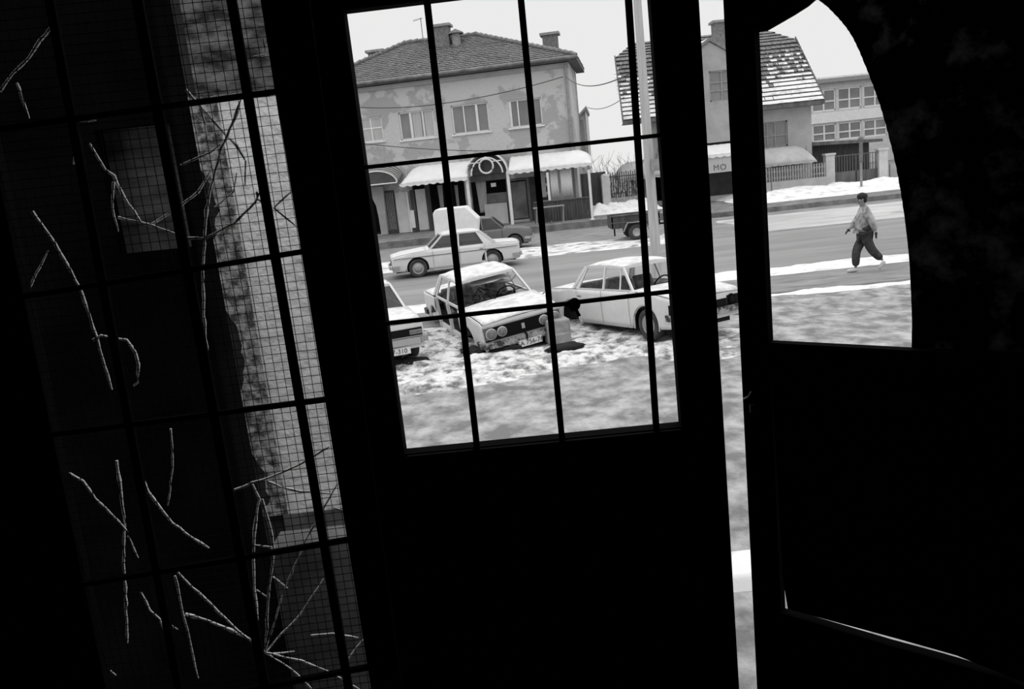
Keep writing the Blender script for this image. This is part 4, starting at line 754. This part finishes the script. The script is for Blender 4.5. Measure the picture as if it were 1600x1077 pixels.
# ------------------------------------------------------------------ doors (2 m in front of the camera)
DP = Plane((.5, 2.0, 0), math.radians(-2.2)); LP = Plane(DP.hit(483, 538), math.radians(2.6)); CP = Plane(DP.hit(1157, 538), math.radians(-40.5))
def ext(p, q, y): t = (y-p[1])/(q[1]-p[1]); return (p[0]+(q[0]-p[0])*t, y)
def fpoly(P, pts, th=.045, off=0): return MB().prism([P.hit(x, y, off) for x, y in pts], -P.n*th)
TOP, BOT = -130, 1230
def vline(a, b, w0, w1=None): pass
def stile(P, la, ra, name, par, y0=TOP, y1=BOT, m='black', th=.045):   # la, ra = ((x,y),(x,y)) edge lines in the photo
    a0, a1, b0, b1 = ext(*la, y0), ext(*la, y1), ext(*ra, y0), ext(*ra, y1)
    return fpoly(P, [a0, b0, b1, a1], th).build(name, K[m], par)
def bar(P, p, q, w, name, par, off=.004, th=.014):
    P0, P1 = P.hit(*p, off), P.hit(*q, off); return MB().beam(P0, P1, w, th, P.n).build(name, K['iron'], par)
ZF = 1.44
# leaf with wired glass
la = empty('glazed_door_leaf', (LP.hit(300, 1000).x, LP.hit(300, 1000).y, ZF)); tag(la, 'left door leaf of wired glass behind black iron bars, dry creeper across it', 'door')
def inv(o, par):
    o.matrix_parent_inverse = Matrix.Translation(-par.location); return o
gl0, gl1 = ((0, 290), (165, 1077)), ((430, 140), (580, 1077))
parts = []
parts.append(stile(LP, ((-420, 290), (-230, 1077)), gl0, 'stile', la)); parts.append(stile(LP, gl1, ((483, 0), (628, 1077)), 'stile', la))
a0, b0 = ext(*gl0, TOP), ext(*gl1, TOP); a1, b1 = ext(*gl0, 1180), ext(*gl1, 1150)
parts.append(fpoly(LP, [a0, b0, b1, a1], .006, -.02).build('wired_glass', K['glassw'], la))
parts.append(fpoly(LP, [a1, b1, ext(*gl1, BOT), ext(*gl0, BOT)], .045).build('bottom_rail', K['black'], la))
for p, q, w in (((362, 0), (545, 1077), .022), ((215, 0), (415, 1077), .024), ((78, 0), (280, 1077), .02)):
    parts.append(bar(LP, ext(p, q, TOP), ext(p, q, 1170), w, 'upright_bar', la))
for yl, yr in ((190, 143), (450, 393), (665, 624), (900, 843), (1105, 1042)):
    xl, xr = 120+(yl-190)*.2-20, ext(*gl1, yr)[0]+4; parts.append(bar(LP, (xl-130, yl+16), (xr, yr), .013, 'cross_bar', la))
m = MB(); u0, zA = LP.uv(-60, 0); uA, uB = LP.uv(0, 290)[0]-.02, LP.uv(431, 140)[0]+.02; zt, zb = LP.uv(200, -130)[1], LP.uv(400, 1150)[1]
nv = int((uB-uA)/.0225)
for i in range(nv+1): u = uA+i*.0225; P0 = LP.o+LP.d*u-LP.n*.012; m.beam((P0.x, P0.y, zb), (P0.x, P0.y, zt), 0.0014, .0014, LP.n)
nh = int((zt-zb)/.0225)
for i in range(nh+1): z = zb+i*.0225; P0 = LP.o+LP.d*uA-LP.n*.0125; P1 = LP.o+LP.d*uB-LP.n*.0125; m.beam((P0.x, P0.y, z), (P1.x, P1.y, z), 0.0014, .0014, LP.n)
parts.append(m.build('wire_mesh', K['mesh'], la))
# middle leaf
lb = empty('barred_door_leaf', (DP.hit(850, 1000).x, DP.hit(850, 1000).y, ZF)); tag(lb, 'middle black door leaf with a barred open window and solid lower panel', 'door')
wl_, wr = ((536, 17), (632, 710)), ((1016, 0), (1065, 668))
pb2 = []
pb2.append(stile(DP, ((484, 0), (629, 1077)), wl_, 'stile', lb)); pb2.append(stile(DP, wr, ((1092, 0), (1155, 1077)), 'stile', lb))
pb2.append(fpoly(DP, [ext(*wl_, 710), (1068, 667), ext(*wr, BOT), ext(*wl_, BOT)]).build('lower_panel', K['black'], lb))
pb2.append(fpoly(DP, [(533, 17), (672, 0), (1020, -42), (1010, -130), (515, -130)]).build('top_rail', K['black'], lb))
for p, q in (((667, 0), (746, 705)), ((814, 0), (879, 695)), ((982, 0), (1026, 680))): pb2.append(bar(DP, ext(p, q, -60), q, .0155, 'upright_bar', lb))
for p, q in (((568, 262), (1036, 211)), ((598, 506), (900, 473)), ((895, 473), (1052, 455))): pb2.append(bar(DP, p, q, .0095, 'cross_bar', lb, off=.01))
pb2.append(fpoly(DP, [(636, 714), (1064, 672), (1065, 679), (636, 722)], .012, .014).build('weather_bead', K['room'], lb))
kp = DP.hit(897, 476, .015); pb2.append(MB().blob(kp, (.016, .012, .016), 8, .4, 1).beam(kp, DP.hit(905, 494, .015), .008, .008, DP.n).build('latch', K['iron'], lb))
# right leaf, standing ajar
lc = empty('ajar_door_leaf', (CP.hit(1180, 1000).x, CP.hit(1180, 1000).y, ZF)); tag(lc, 'right black door leaf swung inward, open window above and loose panel below', 'door')
pc = []; cl, cr = ((1130, 0), (1183, 1077)), ((1176, 0), (1226, 1077))
pc.append(stile(CP, cl, cr, 'stile', lc, th=.03)); pc.append(fpoly(CP, [(1202, 536), (1424, 548), (1720, 562), (1720, 640), (1205, 600)], .03).build('lock_rail', K['black'], lc))
pc.append(fpoly(CP, [(1204, 560), (1760, 600), (1760, 1125), (1584, 1061), (1496, 1025), (1404, 999), (1231, 952), (1223, 905), (1214, 740)], .02).build('lower_panel', K['black'], lc))
pc.append(fpoly(CP, [(1190, 948), (1221, 959), (1270, 973), (1389, 1009), (1469, 1031), (1569, 1061), (1600, 1076), (1900, 1180), (1900, 1500), (1190, 1300)], .03).build('bottom_rail', K['black'], lc))
kp = CP.hit(1172, 622, .01); pc.append(MB().tube([CP.hit(1163, 623, .004), CP.hit(1170, 620, .02), CP.hit(1174, 612, .02)], .0025, 6).box(kp.x, kp.x+.01, kp.y, kp.y+.01, kp.z-.04, kp.z-.02).build('handle', K['chrome'], lc))
for lst, par in ((parts, la), (pb2, lb), (pc, lc)):
    for o in lst: inv(o, par)
# dark sheet over part of the right window
def sheetobj(pts, nm, lab, th=.006, off=-.035):
    o = fpoly(CP, pts, th, off).build(nm, K['sheet']); tag(o, lab, 'sheet'); return o
ed = [(1276, -2), (1291, 9), (1307, 25), (1320, 40), (1331, 56), (1341, 76), (1351, 100), (1362, 128), (1373, 158), (1382, 188), (1391, 222), (1399, 255), (1406, 292), (1412, 330), (1417, 370), (1421, 410), (1423, 450), (1425, 500), (1424, 560)]
edj = []
for i, (a, b) in enumerate(zip(ed, ed[1:])):
    n = 5
    for k in range(n): t = k/n; edj.append((a[0]+(b[0]-a[0])*t+(.35 if k % 2 else -.35)*(1 if a[1] < 300 else .3), a[1]+(b[1]-a[1])*t))
edj.append(ed[-1])
sheetobj([(1200, -160), (1276, -2)]+edj[1:]+[(1720, 590), (1720, -160)], 'dark_sheet', 'large dark scuffed sheet with curved edge covering the right of the open door window')
sheetobj([(1150, -160), (1200, -160), (1276, -2), (1262, 10), (1240, 24), (1214, 39), (1200, 47), (1190, 49), (1176, 53), (1150, 56)], 'dark_flap', 'small dark flap hanging across the top left of the right door window')
# creeper stems just outside the wired glass
ST = {
 'branching light dry creeper stem running down the middle of the wired glass': [
  [(378, 148), (365, 190), (345, 235), (333, 280), (322, 330), (320, 370), (317, 420), (318, 480), (322, 540), (330, 590), (342, 650), (350, 720), (352, 755)], [(290, 140), (312, 165), (345, 202), (370, 228), (383, 250)], [(312, 170), (322, 196)], [(383, 250), (383, 290)],
  [(282, 258), (330, 238), (345, 225)], [(185, 340), (235, 352), (270, 330), (310, 300), (330, 265)], [(235, 352), (290, 372), (320, 373), (365, 350), (400, 315), (406, 300)], [(335, 325), (365, 300), (370, 270)], [(402, 300), (403, 312), (420, 322)], [(428, 325), (455, 300)], [(428, 325), (462, 353)], [(395, 90), (415, 85), (412, 60)]],
 'thin dry creeper stems climbing the dark upper left of the wired glass': [
  [(0, 143), (20, 115), (45, 90), (62, 65), (90, 30)], [(27, 130), (46, 185)], [(118, 228), (115, 258)], [(140, 225), (165, 265), (178, 275), (195, 310), (222, 350)], [(178, 285), (175, 325), (185, 362)], [(125, 190), (150, 188)]],
 'long bowed dry creeper stem with a curled tendril left of centre in the glass': [
  [(50, 330), (85, 380), (100, 405), (125, 450), (145, 510), (160, 560), (175, 610)], [(38, 470), (55, 430), (75, 392)], [(145, 532), (158, 525), (180, 529), (198, 532), (212, 552), (217, 570), (215, 598), (208, 604)], [(180, 529), (175, 540), (180, 570)]],
 'scattered dry creeper stems in the lower left of the wired glass': [
  [(95, 732), (130, 752), (150, 780), (185, 815), (200, 832)], [(183, 720), (188, 765), (195, 820), (193, 870), (196, 930), (199, 1005)], [(200, 838), (216, 872)], [(213, 730), (232, 768), (255, 800), (270, 818), (300, 840), (327, 857)], [(267, 670), (270, 730), (262, 790)],
  [(220, 925), (235, 955), (250, 968), (258, 990)], [(265, 978), (278, 984)], [(165, 1043), (182, 1056)]],
 'fan of dry creeper branches meeting low on the second upright bar': [
  [(275, 893), (300, 918), (330, 945), (370, 985), (400, 1008), (415, 1020)], [(290, 960), (325, 970), (360, 985), (395, 1002), (412, 1018)], [(274, 900), (285, 955), (297, 1003), (310, 1060)], [(415, 1020), (455, 1045), (490, 1080)], [(415, 1020), (470, 1033), (510, 1048), (565, 1080)],
  [(415, 1020), (440, 990), (470, 960), (505, 905)], [(415, 1015), (445, 920), (480, 840), (527, 757)], [(403, 970), (398, 920), (396, 870), (398, 830), (405, 780), (395, 757)], [(410, 780), (425, 835), (428, 860), (420, 930), (415, 1010)], [(397, 852), (428, 855)], [(400, 922), (420, 935)], [(427, 902), (450, 920)],
  [(355, 770), (395, 755), (412, 750), (470, 725), (515, 698)], [(412, 750), (440, 762), (470, 768), (527, 772)], [(485, 993), (520, 990), (560, 997)], [(425, 1022), (460, 1018)], [(522, 794), (536, 798)], [(540, 1035), (567, 1000)]]}
rnd = random.Random(5)
for k, (lab, lst) in enumerate(ST.items()):
    v = empty('dry_creeper', LP.hit(*lst[0][0], -.05)); tag(v, lab, 'creeper', 'dry creeper on the wired glass')
    for i, pl in enumerate(lst):
        P_ = []; R_ = []
        base = .0036 if len(pl) > 4 else .0026
        for a, b in zip(pl, pl[1:]):
            n = max(1, int(math.hypot(b[0]-a[0], b[1]-a[1])/12))
            for j in range(n): t = j/n; P_.append(LP.hit(a[0]+(b[0]-a[0])*t+rnd.uniform(-.8, .8), a[1]+(b[1]-a[1])*t+rnd.uniform(-.8, .8), -.045-.012*(i % 2))); R_.append(base*rnd.uniform(.75, 1.2)*(1.35 if rnd.random() < .12 else 1))
        P_.append(LP.hit(*pl[-1], -.045-.012*(i % 2))); R_.append(base*.6)
        inv(MB().tube(P_, R_, 6).build('stem', K['stem'], v), v)

# ------------------------------------------------------------------ porch seen through the wired glass
PW = Plane((0, 5.0, 0), 0)
def pbox(x0p, x1p, z0, z1, y0, y1, name, m, kind='structure', lab=None):
    xa, xb = at(x0p, 538, y0).x, at(x1p, 538, y0).x
    o = MB().box(xa, xb, y0, y1, z0, z1).build(name, m); return struct(o, lab, 'wall')
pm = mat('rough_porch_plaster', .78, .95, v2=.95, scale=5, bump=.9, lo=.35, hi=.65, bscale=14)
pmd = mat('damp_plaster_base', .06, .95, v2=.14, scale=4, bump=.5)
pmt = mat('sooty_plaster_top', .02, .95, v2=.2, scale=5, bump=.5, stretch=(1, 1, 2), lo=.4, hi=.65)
ztop, zmid = PW.uv(410, 140)[1], PW.uv(480, 800)[1]
xr_ = at(548, 538, 5.0).x; xl_ = at(402, 538, 5.0).x
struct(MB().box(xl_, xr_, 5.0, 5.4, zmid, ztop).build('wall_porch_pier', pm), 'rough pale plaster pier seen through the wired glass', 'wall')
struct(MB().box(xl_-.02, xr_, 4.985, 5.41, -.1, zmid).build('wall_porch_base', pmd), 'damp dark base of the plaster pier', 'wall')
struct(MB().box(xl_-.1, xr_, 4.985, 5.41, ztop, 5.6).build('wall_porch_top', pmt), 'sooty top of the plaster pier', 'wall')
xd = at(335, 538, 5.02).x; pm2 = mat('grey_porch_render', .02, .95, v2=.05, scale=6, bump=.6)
je = [(xl_+.01, 4.99, zmid)]; rj = random.Random(2); nj = 60
for i in range(nj+1): je.append((xl_-.13-.04*rj.random()+.06*math.sin(i*.31), 4.99, zmid+(ztop-zmid)*i/nj))
je.append((xl_+.01, 4.99, ztop)); struct(MB().prism(je, (0, .05, 0)).build('wall_porch_edge', mat('mottled_plaster_edge', .08, .95, v2=.5, scale=16, bump=1., lo=.42, hi=.6, detail=10)), 'ragged mottled edge of the pale pier', 'wall')  # jagged mottled strip, mid-grey between pale pier and dark strip
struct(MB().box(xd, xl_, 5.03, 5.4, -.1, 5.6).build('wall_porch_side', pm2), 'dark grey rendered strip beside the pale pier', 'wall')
PW3 = Plane((0, 3.2, 0), 0); xd3 = at(335, 538, 3.2).x; wr_ = rect(PW3, 165, 195, 283, 395)
m = wall_holes(MB(), -4, xd3, -.1, 4.6, [wr_], y0=3.2, th=.2); struct(m.build('wall_porch_dark', K['porchd']), 'sooty dark porch wall behind the creeper', 'wall')
struct(MB().box(wr_[0], wr_[1], 3.27, 3.3, wr_[2], wr_[3]).build('window_1', mat('dim_window', .05, .8, v2=.16, scale=4, stretch=(1, 1, 3))), 'dim small window in the dark porch wall', 'window')
struct(MB().box(xd3, at(556, 538, 3.4).x, 3.4, 3.6, -.1, at(450, 858, 3.4).z).build('wall_porch_parapet', pmd), 'low damp parapet below the pale pier', 'wall')
# ------------------------------------------------------------------ dark room around the camera
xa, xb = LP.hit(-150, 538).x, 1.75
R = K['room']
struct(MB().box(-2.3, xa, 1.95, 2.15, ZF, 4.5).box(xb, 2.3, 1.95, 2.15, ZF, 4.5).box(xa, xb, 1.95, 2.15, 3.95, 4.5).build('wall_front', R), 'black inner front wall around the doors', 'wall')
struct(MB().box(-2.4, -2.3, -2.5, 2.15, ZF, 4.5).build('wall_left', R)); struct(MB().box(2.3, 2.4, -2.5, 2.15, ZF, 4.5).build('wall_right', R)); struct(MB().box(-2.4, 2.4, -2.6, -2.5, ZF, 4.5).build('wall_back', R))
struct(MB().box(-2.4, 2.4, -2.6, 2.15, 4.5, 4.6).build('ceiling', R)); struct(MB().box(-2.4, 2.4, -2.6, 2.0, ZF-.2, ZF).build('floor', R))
st = MB()
for k in range(5): st.box(-1.6, 2.0, 2.16+k*.24, 2.16+(k+1)*.24, -.1, 1.08-k*.22)
struct(st.build('entrance_steps', K['stone']), 'stone entrance steps below the doors', 'steps')
